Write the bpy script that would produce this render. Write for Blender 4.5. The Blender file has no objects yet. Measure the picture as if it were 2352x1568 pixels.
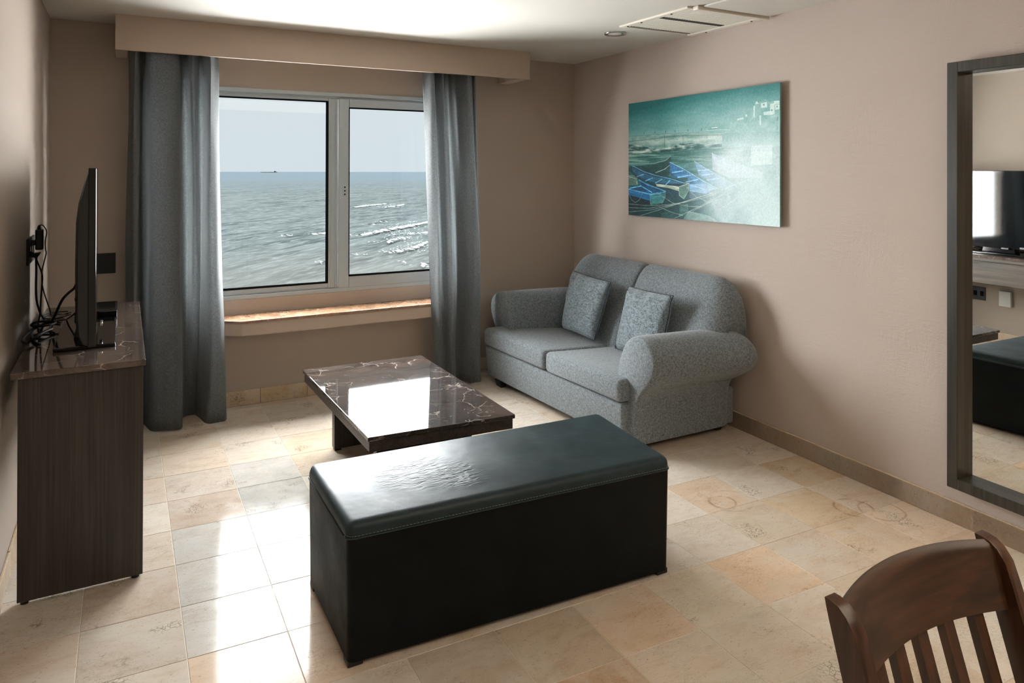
import bpy, bmesh, math, random
import numpy as np
from mathutils import Vector, Matrix

random.seed(7)
SC = bpy.context.scene
COL = SC.collection

# ---------------------------------------------------------------- camera
cam_d = bpy.data.cameras.new('camera')
cam = bpy.data.objects.new('camera', cam_d)
COL.objects.link(cam)
F, YAW, PITCH, ROLL, HY = 1635.18, 0.498266, 0.00322156, 0.00252999, 384.646
cam_d.sensor_fit = 'HORIZONTAL'
cam_d.sensor_width = 36.0
cam_d.lens = F / 2352 * 36.0
cam_d.shift_x = 0.0
cam_d.shift_y = -(784 - HY) / 2352
cam_d.clip_start = 0.02
cam_d.clip_end = 20000
_f = Vector((math.sin(YAW), math.cos(YAW), 0)); _r = Vector((math.cos(YAW), -math.sin(YAW), 0)); _u = Vector((0, 0, 1))
_f2 = _f * math.cos(PITCH) + _u * math.sin(PITCH); _u2 = _u * math.cos(PITCH) - _f * math.sin(PITCH)
_r2 = _r * math.cos(ROLL) + _u2 * math.sin(ROLL); _u3 = _u2 * math.cos(ROLL) - _r * math.sin(ROLL)
cam.matrix_world = Matrix(((_r2.x, _u3.x, -_f2.x, 0), (_r2.y, _u3.y, -_f2.y, 0), (_r2.z, _u3.z, -_f2.z, 1.55), (0, 0, 0, 1)))
SC.camera = cam

# ---------------------------------------------------------------- world, sun, lamps, exposure
SC.view_settings.view_transform = 'Standard'
SC.view_settings.look = 'None'
SC.view_settings.exposure = 0.0
SC.view_settings.gamma = 1.0
SC.view_settings.use_curve_mapping = False

world = bpy.data.worlds.new('overcast sky')
SC.world = world
world.use_nodes = True
wn = world.node_tree; wn.nodes.clear()
w_out = wn.nodes.new('ShaderNodeOutputWorld'); w_bg = wn.nodes.new('ShaderNodeBackground')
w_tc = wn.nodes.new('ShaderNodeTexCoord'); w_sep = wn.nodes.new('ShaderNodeSeparateXYZ'); w_rp = wn.nodes.new('ShaderNodeValToRGB')
wn.links.new(w_tc.outputs['Generated'], w_sep.inputs[0]); wn.links.new(w_sep.outputs['Z'], w_rp.inputs[0])
w_rp.color_ramp.elements[0].position = 0.0; w_rp.color_ramp.elements[0].color = (0.66, 0.76, 0.80, 1)
w_rp.color_ramp.elements[1].position = 0.16; w_rp.color_ramp.elements[1].color = (0.70, 0.77, 0.81, 1)
wn.links.new(w_rp.outputs[0], w_bg.inputs[0]); w_bg.inputs[1].default_value = 1.0
wn.links.new(w_bg.outputs[0], w_out.inputs[0])

SUN_E = 108.0
sun_d = bpy.data.lights.new('overcast_sun', 'SUN')
sun_d.energy = SUN_E; sun_d.angle = math.radians(150); sun_d.color = (0.95, 0.985, 1.0)
sun = bpy.data.objects.new('overcast_sun', sun_d); COL.objects.link(sun)
_az, _el = math.radians(2), math.radians(24)
_d = Vector((math.sin(_az) * math.cos(_el), math.cos(_az) * math.cos(_el), math.sin(_el)))
sun.rotation_euler = _d.to_track_quat('Z', 'Y').to_euler()

LAMPS = [(1.6, -0.1, 40)]
for lx, ly, pw in LAMPS:                      # one added, unseen warm fill area, standing in for ceiling lamps
    ld = bpy.data.lights.new('warm_fill_lamp', 'AREA')
    ld.shape = 'RECTANGLE'; ld.size = 2.4; ld.size_y = 1.6; ld.energy = pw; ld.color = (1.0, 0.87, 0.70)
    lo = bpy.data.objects.new('warm_fill_lamp', ld); COL.objects.link(lo)
    lo.location = (lx, ly, 2.40)

# ---------------------------------------------------------------- node helpers
class NT:
    def __init__(self, name):
        self.m = bpy.data.materials.new(name); self.m.use_nodes = True
        self.t = self.m.node_tree; self.t.nodes.clear()
        self.out = self.t.nodes.new('ShaderNodeOutputMaterial')
    def n(self, typ, ins=None, **props):
        nd = self.t.nodes.new('ShaderNode' + typ)
        for k, v in props.items(): setattr(nd, k, v)
        for k, v in (ins or {}).items(): self.set(nd.inputs[k], v)
        return nd
    def set(self, sock, v):
        if isinstance(v, bpy.types.NodeSocket): self.t.links.new(v, sock)
        else:
            if sock.type == 'RGBA' and len(v) == 3: v = (*v, 1)
            sock.default_value = v
    def coords(self, kind='Object', scale=(1, 1, 1), rot=(0, 0, 0), loc=(0, 0, 0)):
        tc = self.n('TexCoord')
        return self.n('Mapping', {'Vector': tc.outputs[kind], 'Scale': scale, 'Rotation': rot, 'Location': loc}).outputs[0]
    def noise(self, vec, scale, detail=4, rough=0.55, dist=0.0):
        return self.n('TexNoise', {'Vector': vec, 'Scale': scale, 'Detail': detail, 'Roughness': rough, 'Distortion': dist}).outputs['Fac']
    def ramp(self, fac, stops, interp='LINEAR'):
        r = self.n('ValToRGB', {'Fac': fac}); r.color_ramp.interpolation = interp
        el = r.color_ramp.elements
        while len(el) < len(stops): el.new(0.5)
        for e, (p, c) in zip(el, stops):
            e.position = p
            e.color = (c, c, c, 1) if not hasattr(c, '__len__') else ((*c, 1) if len(c) == 3 else c)
        return r.outputs[0]
    def mix(self, fac, a, b, mode='MIX'):
        m = self.n('Mix', data_type='RGBA', blend_type=mode)
        self.set(m.inputs[0], fac); self.set(m.inputs[6], a); self.set(m.inputs[7], b)
        return m.outputs[2]
    def math(self, op, a, b=None, clamp=False):
        m = self.n('Math', operation=op, use_clamp=clamp); self.set(m.inputs[0], a)
        if b is not None: self.set(m.inputs[1], b)
        return m.outputs[0]
    def bump(self, h, strength=0.2, dist=0.01, normal=None):
        ins = {'Height': h, 'Strength': strength, 'Distance': dist}
        if normal is not None: ins['Normal'] = normal
        return self.n('Bump', ins).outputs[0]
    def bsdf(self, color, rough=0.5, metal=0.0, normal=None, **extra):
        ins = {'Base Color': color, 'Roughness': rough, 'Metallic': metal}
        if normal is not None: ins['Normal'] = normal
        ins.update(extra)
        p = self.n('BsdfPrincipled', ins)
        self.t.links.new(p.outputs[0], self.out.inputs[0])
        return self.m

def S(r, g, b):                                # sRGB 0-255 -> linear
    f = lambda v: (v / 255 / 12.92) if v <= 10 else ((v / 255 + 0.055) / 1.055) ** 2.4
    return (f(r), f(g), f(b))

def m_plain(name, col, rough=0.5, metal=0.0, **ex):
    t = NT(name); v = t.coords(); nz = t.noise(v, 60, 3)
    c = t.mix(0.12, col, t.mix(nz, tuple(x * 0.6 for x in col), tuple(min(1, x * 1.35) for x in col)))
    return t.bsdf(c, rough, metal, **ex)

def m_plaster(name, col, bump=0.25, strokes=0.0):
    t = NT(name); v = t.coords()
    big = t.noise(v, 1.6, 3, 0.5); fine = t.noise(v, 160, 3, 0.6)
    c = t.mix(t.math('MULTIPLY', big, 0.35), col, tuple(x * 0.86 for x in col))
    n1 = t.bump(fine, bump, 0.004)
    if strokes:
        vs = t.coords(scale=(9, 9, 40), rot=(0.55, 0, 0)); vs2 = t.coords(scale=(9, 50, 10), rot=(-0.35, 0, 0))
        a = t.noise(vs, 1.0, 3, 0.6, 1.5); b = t.noise(vs2, 1.0, 3, 0.6, 1.5)
        mask = t.ramp(t.noise(v, 2.3, 2), [(0.42, 0), (0.62, 1)]); mask2 = t.ramp(t.noise(t.coords(loc=(4, 7, 2)), 2.1, 2), [(0.45, 0), (0.65, 1)])
        h = t.math('ADD', t.math('MULTIPLY', a, mask), t.math('MULTIPLY', b, mask2))
        n1 = t.bump(h, strokes, 0.006, n1)
    return t.bsdf(c, 0.85, normal=n1, **{'Specular IOR Level': 0.25})

def m_travertine():
    t = NT('polished travertine')
    oi = t.n('ObjectInfo'); tc = t.n('TexCoord')
    off = t.n('VectorMath', {0: tc.outputs['Object'], 1: t.n('CombineXYZ', {0: t.math('MULTIPLY', oi.outputs['Random'], 57.0), 1: t.math('MULTIPLY', oi.outputs['Random'], 31.0), 2: 0.0}).outputs[0]}, operation='ADD').outputs[0]
    st = t.n('Mapping', {'Vector': off, 'Scale': (2.2, 5.5, 4.0), 'Rotation': (0, 0, 0.35)}).outputs[0]
    cloud = t.noise(off, 5.5, 5, 0.62, 0.6); band = t.noise(st, 3.0, 7, 0.68, 0.5); fine = t.noise(off, 70, 4, 0.7)
    base = t.mix(0.26, oi.outputs['Color'], S(224, 219, 214))
    c = t.mix(t.ramp(cloud, [(0.35, 0), (0.72, 0.75)]), base, t.mix(1.0, base, S(240, 236, 228), 'MULTIPLY'))
    c = t.mix(t.ramp(band, [(0.48, 0), (0.70, 0.45)]), c, t.mix(1.0, c, S(218, 202, 184), 'MULTIPLY'))
    c = t.mix(t.ramp(t.noise(off, 3.1, 4, 0.6, 0.8), [(0.50, 0), (0.70, 0.6)]), c, S(205, 200, 188))
    vein = t.ramp(t.noise(st, 6.5, 7, 0.7, 2.2), [(0.485, 0), (0.5, 0.55), (0.515, 0)])
    vmask = t.ramp(t.noise(off, 3.3, 2), [(0.48, 0), (0.6, 1)])
    c = t.mix(t.math('MULTIPLY', vein, vmask), c, S(92, 82, 62))
    pit = t.ramp(fine, [(0.30, 1), (0.36, 0)])
    c = t.mix(t.math('MULTIPLY', pit, 0.6), c, S(110, 92, 70))
    c = t.mix(t.math('MULTIPLY', t.math('SUBTRACT', t.noise(off, 240, 2), 0.5), 0.9), c, S(225, 215, 200))
    crz = t.n('TexVoronoi', {'Vector': t.mix(0.035, off, t.n('TexNoise', {'Vector': off, 'Scale': 24.0, 'Detail': 3.0}).outputs['Color'], 'ADD'), 'Scale': 62.0}, feature='DISTANCE_TO_EDGE').outputs['Distance']
    cm = t.ramp(t.noise(off, 5.2, 3, 0.6), [(0.60, 0), (0.68, 1)])
    c = t.mix(t.math('MULTIPLY', t.math('MULTIPLY', t.ramp(crz, [(0.02, 1), (0.10, 0)]), cm), 0.7), c, S(112, 100, 74))
    sp = t.ramp(t.noise(t.n('Mapping', {'Vector': off, 'Scale': (60, 130, 60), 'Rotation': (0, 0, 0.4)}).outputs[0], 1.0, 3, 0.65), [(0.60, 0), (0.72, 0.6)])
    c = t.mix(sp, c, S(132, 116, 92))
    wp = t.n('NewGeometry').outputs['Position']
    for (rx, ry, rr, st_) in ((2.462, 2.455, 0.062, .5), (2.50, 2.45, 0.105, .28), (2.955, 2.13, 0.085, .55), (3.04, 2.05, 0.095, .4)):
        dd = t.n('VectorMath', {0: t.mix(0.02, wp, t.n('TexNoise', {'Vector': wp, 'Scale': 9.0}).outputs['Color'], 'ADD'), 1: (rx + .01, ry + .01, 0.0)}, operation='DISTANCE').outputs['Value']
        rg_ = t.ramp(t.math('ABSOLUTE', t.math('SUBTRACT', dd, rr)), [(0.002, st_), (0.007, 0)])
        c = t.mix(t.math('MULTIPLY', rg_, t.ramp(t.noise(wp, 12, 2), [(0.40, 0), (0.56, 1)])), c, S(128, 84, 36))
    nrm = t.bump(t.noise(off, 9, 2), 0.05, 0.003, t.bump(pit, -0.25, 0.001))
    rg = t.ramp(t.noise(off, 14, 3), [(0.3, 0.08), (0.7, 0.17)])
    return t.bsdf(c, rg, normal=nrm, **{'Specular IOR Level': 0.13})

def m_marble(name, dark, mid, light, rough=0.05, scale=1.0, veins=0.8):
    t = NT(name); v = t.coords(scale=(scale,) * 3)
    cl = t.noise(v, 7, 6, 0.65, 0.8)
    c = t.mix(t.ramp(cl, [(0.35, 0), (0.68, 1)]), dark, mid)
    vo = t.n('TexVoronoi', {'Vector': t.n('Mapping', {'Vector': t.n('VectorMath', {0: v, 1: t.n('VectorMath', {0: t.n('TexNoise', {'Vector': v, 'Scale': 4.0, 'Detail': 5.0}).outputs['Color'], 1: (0.35, 0.35, 0.35)}, operation='MULTIPLY').outputs[0]}, operation='ADD').outputs[0], 'Scale': (1, 1, 1)}).outputs[0], 'Scale': 5.0}, feature='DISTANCE_TO_EDGE').outputs['Distance']
    vm = t.ramp(t.noise(v, 4.5, 3), [(0.45, 0), (0.62, 1)])
    c = t.mix(t.math('MULTIPLY', t.math('MULTIPLY', t.ramp(vo, [(0.0, 1), (0.022, 0)]), vm), veins), c, light)
    fl = t.ramp(t.noise(t.coords(scale=(18 * scale, 60 * scale, 30 * scale), rot=(0, 0, 0.5)), 1.0, 4, 0.6, 1.0), [(0.62, 0), (0.74, 0.6)])
    c = t.mix(fl, c, t.mix(0.5, mid, light))
    return t.bsdf(c, rough, **{'Specular IOR Level': 0.5})

def m_wood(name, dark, light, axis='z', rough=0.45, fine=1.0, bump=0.06):
    t = NT(name)
    sc = {'x': (1.2, 24, 24), 'y': (24, 1.2, 24), 'z': (24, 24, 1.2)}[axis]
    v = t.coords(scale=sc); v2 = t.coords(scale=tuple(x * 5 * fine if x > 2 else x * 2 for x in sc))
    a = t.noise(v, 1.0, 4, 0.6, 0.9); b = t.noise(v2, 1.0, 3, 0.6)
    c = t.mix(t.ramp(a, [(0.3, 0), (0.7, 1)]), dark, light)
    c = t.mix(t.ramp(b, [(0.35, 0.55), (0.6, 0)]), c, tuple(x * 0.45 for x in dark))
    return t.bsdf(c, rough, normal=t.bump(b, bump, 0.002))

def m_fabric(name, col, weave=420, rough=0.95, contrast=0.55, dirs=(1, 1, 1)):
    t = NT(name); v = t.coords(scale=dirs)
    a = t.noise(v, weave, 2, 0.7); b = t.noise(v, weave * 0.28, 3, 0.7)
    k = t.math('ADD', t.math('MULTIPLY', a, 0.6), t.math('MULTIPLY', b, 0.4))
    c = t.mix(t.ramp(k, [(0.36, 0), (0.64, 1)]), tuple(x * (1 - contrast) for x in col), tuple(min(1, x * (1 + contrast)) for x in col))
    return t.bsdf(c, rough, normal=t.bump(k, 0.25, 0.002), **{'Sheen Weight': 0.25, 'Sheen Roughness': 0.5, 'Specular IOR Level': 0.2})

def m_leather(name, col, rough=0.36, wrinkle=None, spec=0.32):
    t = NT(name); v = t.coords()
    cells = t.n('TexVoronoi', {'Vector': v, 'Scale': 260.0}, feature='DISTANCE_TO_EDGE').outputs['Distance']
    nrm = t.bump(t.ramp(cells, [(0, 0), (0.12, 1)]), 0.12, 0.0012)
    nrm = t.bump(t.noise(v, 6, 3, 0.5), 0.22, 0.02, nrm)
    rg = t.ramp(t.noise(v, 7, 4, 0.6), [(0.3, rough - 0.05), (0.7, rough + 0.09)])
    c = t.mix(t.ramp(t.noise(v, 9, 4), [(0.4, 0), (0.7, 1)]), col, tuple(x * 1.5 for x in col))
    if wrinkle:
        for (px, py, pz, ang, rad) in wrinkle:
            loc = t.n('VectorMath', {0: t.n('TexCoord').outputs['Object'], 1: (px, py, pz)}, operation='SUBTRACT').outputs[0]
            dist = t.n('VectorMath', {0: loc}, operation='LENGTH').outputs['Value']
            mask = t.ramp(t.math('DIVIDE', dist, rad), [(0.25, 1), (1.0, 0)], 'EASE')
            mp = t.n('Mapping', {'Vector': loc, 'Rotation': (0, 0, ang), 'Scale': (14, 62, 14)}).outputs[0]
            wv = t.noise(mp, 1.0, 2, 0.5, 1.4)
            nrm = t.bump(t.math('MULTIPLY', wv, mask), 0.55, 0.012, nrm)
    return t.bsdf(c, rg, normal=nrm, **{'Specular IOR Level': spec})

def m_glass(name, tint=(1, 1, 1), refl=1.0):
    t = NT(name)
    tr = t.n('BsdfTransparent', {'Color': tint}); gl = t.n('BsdfGlossy', {'Color': (1, 1, 1), 'Roughness': 0.0})
    fr = t.math('POWER', t.n('LayerWeight', {'Blend': 0.5}).outputs['Facing'], 5.0)
    mx = t.n('MixShader', {0: t.math('ADD', t.math('MULTIPLY', fr, 0.5), 0.012), 1: tr.outputs[0], 2: gl.outputs[0]})
    t.t.links.new(mx.outputs[0], t.out.inputs[0])
    return t.m

M = {}
M['wall'] = m_plaster('taupe wall paint', S(176, 162, 149), 0.25)
M['wall_rough'] = m_plaster('trowelled taupe wall paint', S(186, 172, 161), 0.3, 0.45)
M['pelmet'] = m_plaster('taupe pelmet paint', S(184, 166, 150), 0.15)
M['ceiling'] = m_plaster('ceiling paint', S(206, 201, 192), 0.15)
M['grout'] = m_plain('tile grout', S(214, 204, 188), 0.6)
M['travertine'] = m_travertine()
M['white_frame'] = m_plain('window aluminium paint', S(170, 178, 180), 0.4)
M['gasket'] = m_plain('black rubber gasket', (.0006, .0006, .0006), 0.9, **{'Specular IOR Level': 0.0})
M['glass'] = m_glass('window glass')
M['table_marble'] = m_marble('dark brown marble', S(44, 40, 38), S(78, 69, 65), S(188, 178, 168), 0.04, 1.3)
M['console_marble'] = m_marble('brown marble top', S(66, 57, 52), S(104, 90, 81), S(196, 182, 170), 0.05, 1.4)
M['sill_marble'] = m_marble('sill marble', S(120, 88, 66), S(172, 134, 106), S(225, 205, 184), 0.2, 1.6)
M['console_wood'] = m_wood('dark console wood', S(46, 41, 37), S(66, 60, 54), 'z', 0.5, 1.6)
M['apron_wood'] = m_wood('console apron wood', S(62, 53, 45), S(98, 86, 73), 'y', 0.45)
M['table_wood'] = m_wood('dark table wood', S(48, 41, 36), S(84, 74, 66), 'y', 0.4)
M['table_wood_x'] = m_wood('dark table wood crosswise', S(44, 39, 36), S(72, 64, 58), 'z', 0.4)
M['frame_wood'] = m_wood('mirror frame wood', S(40, 37, 30), S(66, 61, 51), 'z', 0.35)
M['chair_wood'] = m_wood('chair wood', S(46, 27, 15), S(86, 54, 31), 'z', 0.28, 0.6, 0.02)
M['rail_wood'] = m_wood('chair rail wood', S(44, 26, 14), S(80, 51, 27), 'x', 0.28, 0.6, 0.02)
M['sofa'] = m_fabric('grey sofa weave', S(114, 121, 125), 330, contrast=0.75)
M['cushion'] = m_fabric('grey cushion weave', S(114, 124, 129), 300, contrast=0.85, dirs=(1, 0.45, 1))
M['piping'] = m_fabric('dark blue grey piping', S(52, 68, 78), 420)
M['curtain'] = m_fabric('blue grey curtain weave', S(118, 121, 122), 420, 0.75, 0.4)
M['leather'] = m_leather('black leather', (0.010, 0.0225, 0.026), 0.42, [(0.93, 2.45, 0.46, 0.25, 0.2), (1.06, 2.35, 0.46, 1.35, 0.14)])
M['leather_shade'] = m_leather('black leather in shade', (0.0025, 0.0046, 0.0052), 0.5, None, 0.15)  # copy of the leather, the sides' shade put into a darker colour
M['thread'] = m_plain('grey thread', S(120, 122, 118), 0.8)
M['black'] = m_plain('black plastic', S(20, 23, 24), 0.45)
M['black_gloss'] = m_plain('glossy black plastic', S(12, 14, 15), 0.08)
M['screen'] = m_plain('dark screen glass', S(8, 11, 13), 0.06)
M['chrome'] = m_plain('brushed chrome', S(200, 200, 200), 0.2, 1.0)
M['cable_black'] = m_plain('black cable', S(16, 17, 20), 0.5)
M['cable_blue'] = m_plain('dark blue cable', S(24, 28, 62), 0.45)
M['white_plastic'] = m_plain('white plastic', S(232, 230, 224), 0.4)
M['vent'] = m_plain('cream vent paint', S(222, 214, 200), 0.5)
M['dark_gap'] = m_plain('dark vent shade and fittings', S(48, 45, 40), 0.9)
M['canvas_side'] = m_plain('teal canvas edge', S(120, 160, 158), 0.8)
M['foam'] = m_plain('sea foam', S(78, 81, 81), 0.9)
M['ship'] = m_plain('hazy ship grey', S(94, 101, 106), 0.9)
_t = NT('mirror silver'); _g = _t.n('BsdfGlossy', {'Color': (0.9, 0.91, 0.89), 'Roughness': 0.0}); _t.t.links.new(_g.outputs[0], _t.out.inputs[0]); M['mirror'] = _t.m

# ---------------------------------------------------------------- mesh helpers
def link(name, bm, mat, parent=None, smooth=False, angle=None):
    me = bpy.data.meshes.new(name)
    bmesh.ops.recalc_face_normals(bm, faces=bm.faces)
    bm.to_mesh(me); bm.free()
    me.materials.append(M[mat] if isinstance(mat, str) else mat)
    o = bpy.data.objects.new(name, me); COL.objects.link(o)
    if smooth or angle is not None:
        for p in me.polygons: p.use_smooth = True
    if angle is not None:
        b2 = bmesh.new(); b2.from_mesh(me)
        for e in b2.edges:
            if len(e.link_faces) == 2 and e.calc_face_angle(0) > angle: e.smooth = False
        b2.to_mesh(me); b2.free()
    if parent: o.parent = parent
    return o

def thing(name, label, cat, loc=(0, 0, 0), group=None):
    o = bpy.data.objects.new(name, None); COL.objects.link(o)
    o.empty_display_size = 0.1
    o['label'] = label; o['category'] = cat
    if group: o['group'] = group
    return o
def tag(o, label, cat, group=None):
    o['label'] = label; o['category'] = cat
    if group: o['group'] = group
    return o
def struct(o):
    o['kind'] = 'structure'; return o

def bm_box(bm, x0, x1, y0, y1, z0, z1, bev=0.0, seg=2):
    vs = [bm.verts.new(p) for p in ((x0, y0, z0), (x1, y0, z0), (x1, y1, z0), (x0, y1, z0), (x0, y0, z1), (x1, y0, z1), (x1, y1, z1), (x0, y1, z1))]
    fs = [bm.faces.new([vs[i] for i in q]) for q in ((0, 3, 2, 1), (4, 5, 6, 7), (0, 1, 5, 4), (1, 2, 6, 5), (2, 3, 7, 6), (3, 0, 4, 7))]
    if bev:
        es = list({e for f in fs for e in f.edges})
        bmesh.ops.bevel(bm, geom=es, offset=bev, segments=seg, affect='EDGES', profile=0.5)
    return bm
def box(*a, **k): return bm_box(bmesh.new(), *a, **k)

def bm_prism(bm, bottom, top, bev=0.0, seg=3, top_only=False):
    """bottom / top: same-length lists of 3D points."""
    n = len(bottom)
    b = [bm.verts.new(p) for p in bottom]; t = [bm.verts.new(p) for p in top]
    fb = bm.faces.new(b[::-1]); ft = bm.faces.new(t)
    side = [bm.faces.new([b[i], b[(i + 1) % n], t[(i + 1) % n], t[i]]) for i in range(n)]
    if bev:
        es = set(ft.edges)
        if not top_only:
            for f in side + [fb]: es |= set(f.edges)
        bmesh.ops.bevel(bm, geom=list(es), offset=bev, segments=seg, affect='EDGES', profile=0.5)
    return bm
def prism(poly, z0, z1, bev=0.0, seg=3, **k):
    zt = (lambda p: z1(p)) if callable(z1) else (lambda p: z1)
    return bm_prism(bmesh.new(), [(p[0], p[1], z0) for p in poly], [(p[0], p[1], zt(p)) for p in poly], bev, seg, **k)

def smooth_pts(pts, n=8, closed=False):
    P = [Vector(p) for p in pts]; out = []
    m = len(P)
    rng = range(m) if closed else range(m - 1)
    for i in rng:
        if closed: p0, p1, p2, p3 = P[(i - 1) % m], P[i], P[(i + 1) % m], P[(i + 2) % m]
        else: p0, p1, p2, p3 = P[max(i - 1, 0)], P[i], P[i + 1], P[min(i + 2, m - 1)]
        for k in range(n):
            t = k / n
            out.append(0.5 * ((2 * p1) + (p2 - p0) * t + (2 * p0 - 5 * p1 + 4 * p2 - p3) * t * t + (3 * p1 - p0 - 3 * p2 + p3) * t ** 3))
    if not closed: out.append(P[-1])
    return out

def bm_tube(bm, pts, r, seg=8):
    P = [Vector(p) for p in pts]; rings = []
    up = Vector((0, 0, 1)); prev = None
    for i, p in enumerate(P):
        d = (P[min(i + 1, len(P) - 1)] - P[max(i - 1, 0)]).normalized()
        a = prev - d * prev.dot(d) if prev is not None else d.cross(up if abs(d.z) < 0.9 else Vector((1, 0, 0)))
        if a.length < 1e-6: a = d.orthogonal()
        a.normalize(); b = d.cross(a); prev = a
        rr = r(i / max(1, len(P) - 1)) if callable(r) else r
        rings.append([bm.verts.new(p + (a * math.cos(2 * math.pi * k / seg) + b * math.sin(2 * math.pi * k / seg)) * rr) for k in range(seg)])
    for A, B in zip(rings, rings[1:]):
        for k in range(seg): bm.faces.new((A[k], A[(k + 1) % seg], B[(k + 1) % seg], B[k]))
    bm.faces.new(rings[0][::-1]); bm.faces.new(rings[-1])
    return bm
def tube(pts, r, seg=8): return bm_tube(bmesh.new(), pts, r, seg)

def bm_loft(bm, rings, caps=True, closed=True):
    R = [[bm.verts.new(p) for p in ring] for ring in rings]
    for A, B in zip(R, R[1:]):
        n = len(A)
        for k in range(n if closed else n - 1): bm.faces.new((A[k], A[(k + 1) % n], B[(k + 1) % n], B[k]))
    if caps and closed:
        bm.faces.new(R[0][::-1]); bm.faces.new(R[-1])
    return R
def loft(rings, **k):
    bm = bmesh.new(); bm_loft(bm, rings, **k); return bm

def lathe(prof, c, seg=32):
    bm = bmesh.new()
    bm_loft(bm, [[(c[0] + r * math.cos(2 * math.pi * k / seg), c[1] + r * math.sin(2 * math.pi * k / seg), z) for k in range(seg)] for r, z in prof])
    return bm

# ---------------------------------------------------------------- room measures
XL, YF, YN, ZC = -0.385, 4.955, -1.6, 2.43
def wall_x(y): return 3.285 - 0.02 * (4.955 - y)        # the right wall runs slightly out of square
BW = ((0.30, 2.22), (0.693, 2.073))                     # window opening

# floor slab and tiles
bm = bmesh.new(); bm_box(bm, XL - 0.15, 3.45, YN - 0.15, YF + 0.2, -0.2, -0.0015)
floor = struct(link('floor', bm, 'grout'))
TS = 0.3063; TX0 = 0.18; TY0 = 2.775; SK = -0.034
def tile_corner(i, j):
    x = TX0 + TS * i; return (x, TY0 + 0.3035 * j + SK * (x - 0.18))
def clip_poly(poly, inside, inter):
    out = []
    for a, b in zip(poly, poly[1:] + poly[:1]):
        ia, ib = inside(a), inside(b)
        if ia: out.append(a)
        if ia != ib: out.append(inter(a, b))
    return out
def clip_axis(poly, ax, lim, keep_less):
    ins = (lambda p: p[ax] <= lim) if keep_less else (lambda p: p[ax] >= lim)
    def it(a, b):
        t = (lim - a[ax]) / (b[ax] - a[ax]); return tuple(a[k] + (b[k] - a[k]) * t for k in (0, 1))
    return clip_poly(poly, ins, it)
PAL = [S(206, 190, 170), S(202, 182, 158), S(198, 184, 166), S(210, 182, 152), S(202, 190, 174), S(194, 172, 144), S(208, 196, 180), S(200, 178, 156)]
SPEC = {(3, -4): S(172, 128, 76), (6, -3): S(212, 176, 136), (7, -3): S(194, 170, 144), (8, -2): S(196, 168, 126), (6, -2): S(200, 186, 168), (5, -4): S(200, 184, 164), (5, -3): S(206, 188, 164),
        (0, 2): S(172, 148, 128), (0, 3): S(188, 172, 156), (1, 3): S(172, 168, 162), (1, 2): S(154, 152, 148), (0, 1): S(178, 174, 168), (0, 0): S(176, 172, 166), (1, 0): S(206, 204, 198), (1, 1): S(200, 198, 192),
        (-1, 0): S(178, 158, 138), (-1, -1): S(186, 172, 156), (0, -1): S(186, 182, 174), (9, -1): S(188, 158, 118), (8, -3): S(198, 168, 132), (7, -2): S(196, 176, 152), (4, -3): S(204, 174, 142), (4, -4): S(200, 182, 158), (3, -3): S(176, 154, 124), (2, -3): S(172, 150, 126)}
tile_id = 0
for i in range(-2, 11):
    for j in range(-15, 9):
        g = 0.0011
        q = [tile_corner(i, j), tile_corner(i + 1, j), tile_corner(i + 1, j + 1), tile_corner(i, j + 1)]
        cx = sum(p[0] for p in q) / 4; cy = sum(p[1] for p in q) / 4
        q = [(p[0] + (g if p[0] < cx else -g), p[1] + (g if p[1] < cy else -g)) for p in q]
        for ax, lim, kl in ((0, XL + 0.002, False), (0, wall_x(cy) - 0.002, True), (1, YN + 0.002, False), (1, YF - 0.002, True)):
            if q: q = clip_axis(q, ax, lim, kl)
        if len(q) < 3: continue
        if max(p[0] for p in q) - min(p[0] for p in q) < 0.01 or max(p[1] for p in q) - min(p[1] for p in q) < 0.01: continue
        if tile_id >= 296: break
        cx = sum(p[0] for p in q) / len(q); cy = sum(p[1] for p in q) / len(q)
        dz = random.uniform(-0.0003, 0.0003)
        b = bm_prism(bmesh.new(), [(p[0] - cx, p[1] - cy, -0.011) for p in q], [(p[0] - cx, p[1] - cy, dz) for p in q], 0.0009, 1, top_only=True)
        o = link('tile', b, 'travertine', floor); o.location = (cx, cy, 0)
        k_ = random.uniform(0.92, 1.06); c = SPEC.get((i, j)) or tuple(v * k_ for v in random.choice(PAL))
        o.color = (*c, 1); tile_id += 1

# ceiling and walls
struct(link('ceiling', box(XL - 0.15, 3.45, YN - 0.15, YF + 0.2, ZC, ZC + 0.2), 'ceiling'))
struct(link('wall_left', box(XL - 0.15, XL, YN - 0.15, YF + 0.2, -0.1, ZC + 0.05), 'wall'))
bm = prism([(wall_x(YN - .15), YN - .15), (3.5, YN - .15), (3.5, YF + .2), (wall_x(YF + .2), YF + .2)], -0.1, ZC + 0.05)
struct(link('wall_right', bm, 'wall_rough'))
struct(link('wall_near', box(XL - 0.1, 3.45, YN - 0.15, YN, -0.1, ZC + 0.05), 'wall'))
bm = bmesh.new()
(wx0, wx1), (wz0, wz1) = BW
xs = [XL - 0.1, wx0, wx1, 3.45]; zs = [-0.1, wz0, wz1, ZC + 0.05]
verts = {}
def gv(i, k, y):
    key = (i, k, y)
    if key not in verts: verts[key] = bm.verts.new((xs[i], y, zs[k]))
    return verts[key]
for i in range(3):
    for k in range(3):
        if (i, k) == (1, 1): continue
        bm.faces.new((gv(i, k, YF), gv(i + 1, k, YF), gv(i + 1, k + 1, YF), gv(i, k + 1, YF)))
        bm.faces.new((gv(i, k, YF + .2), gv(i, k + 1, YF + .2), gv(i + 1, k + 1, YF + .2), gv(i + 1, k, YF + .2)))
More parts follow.
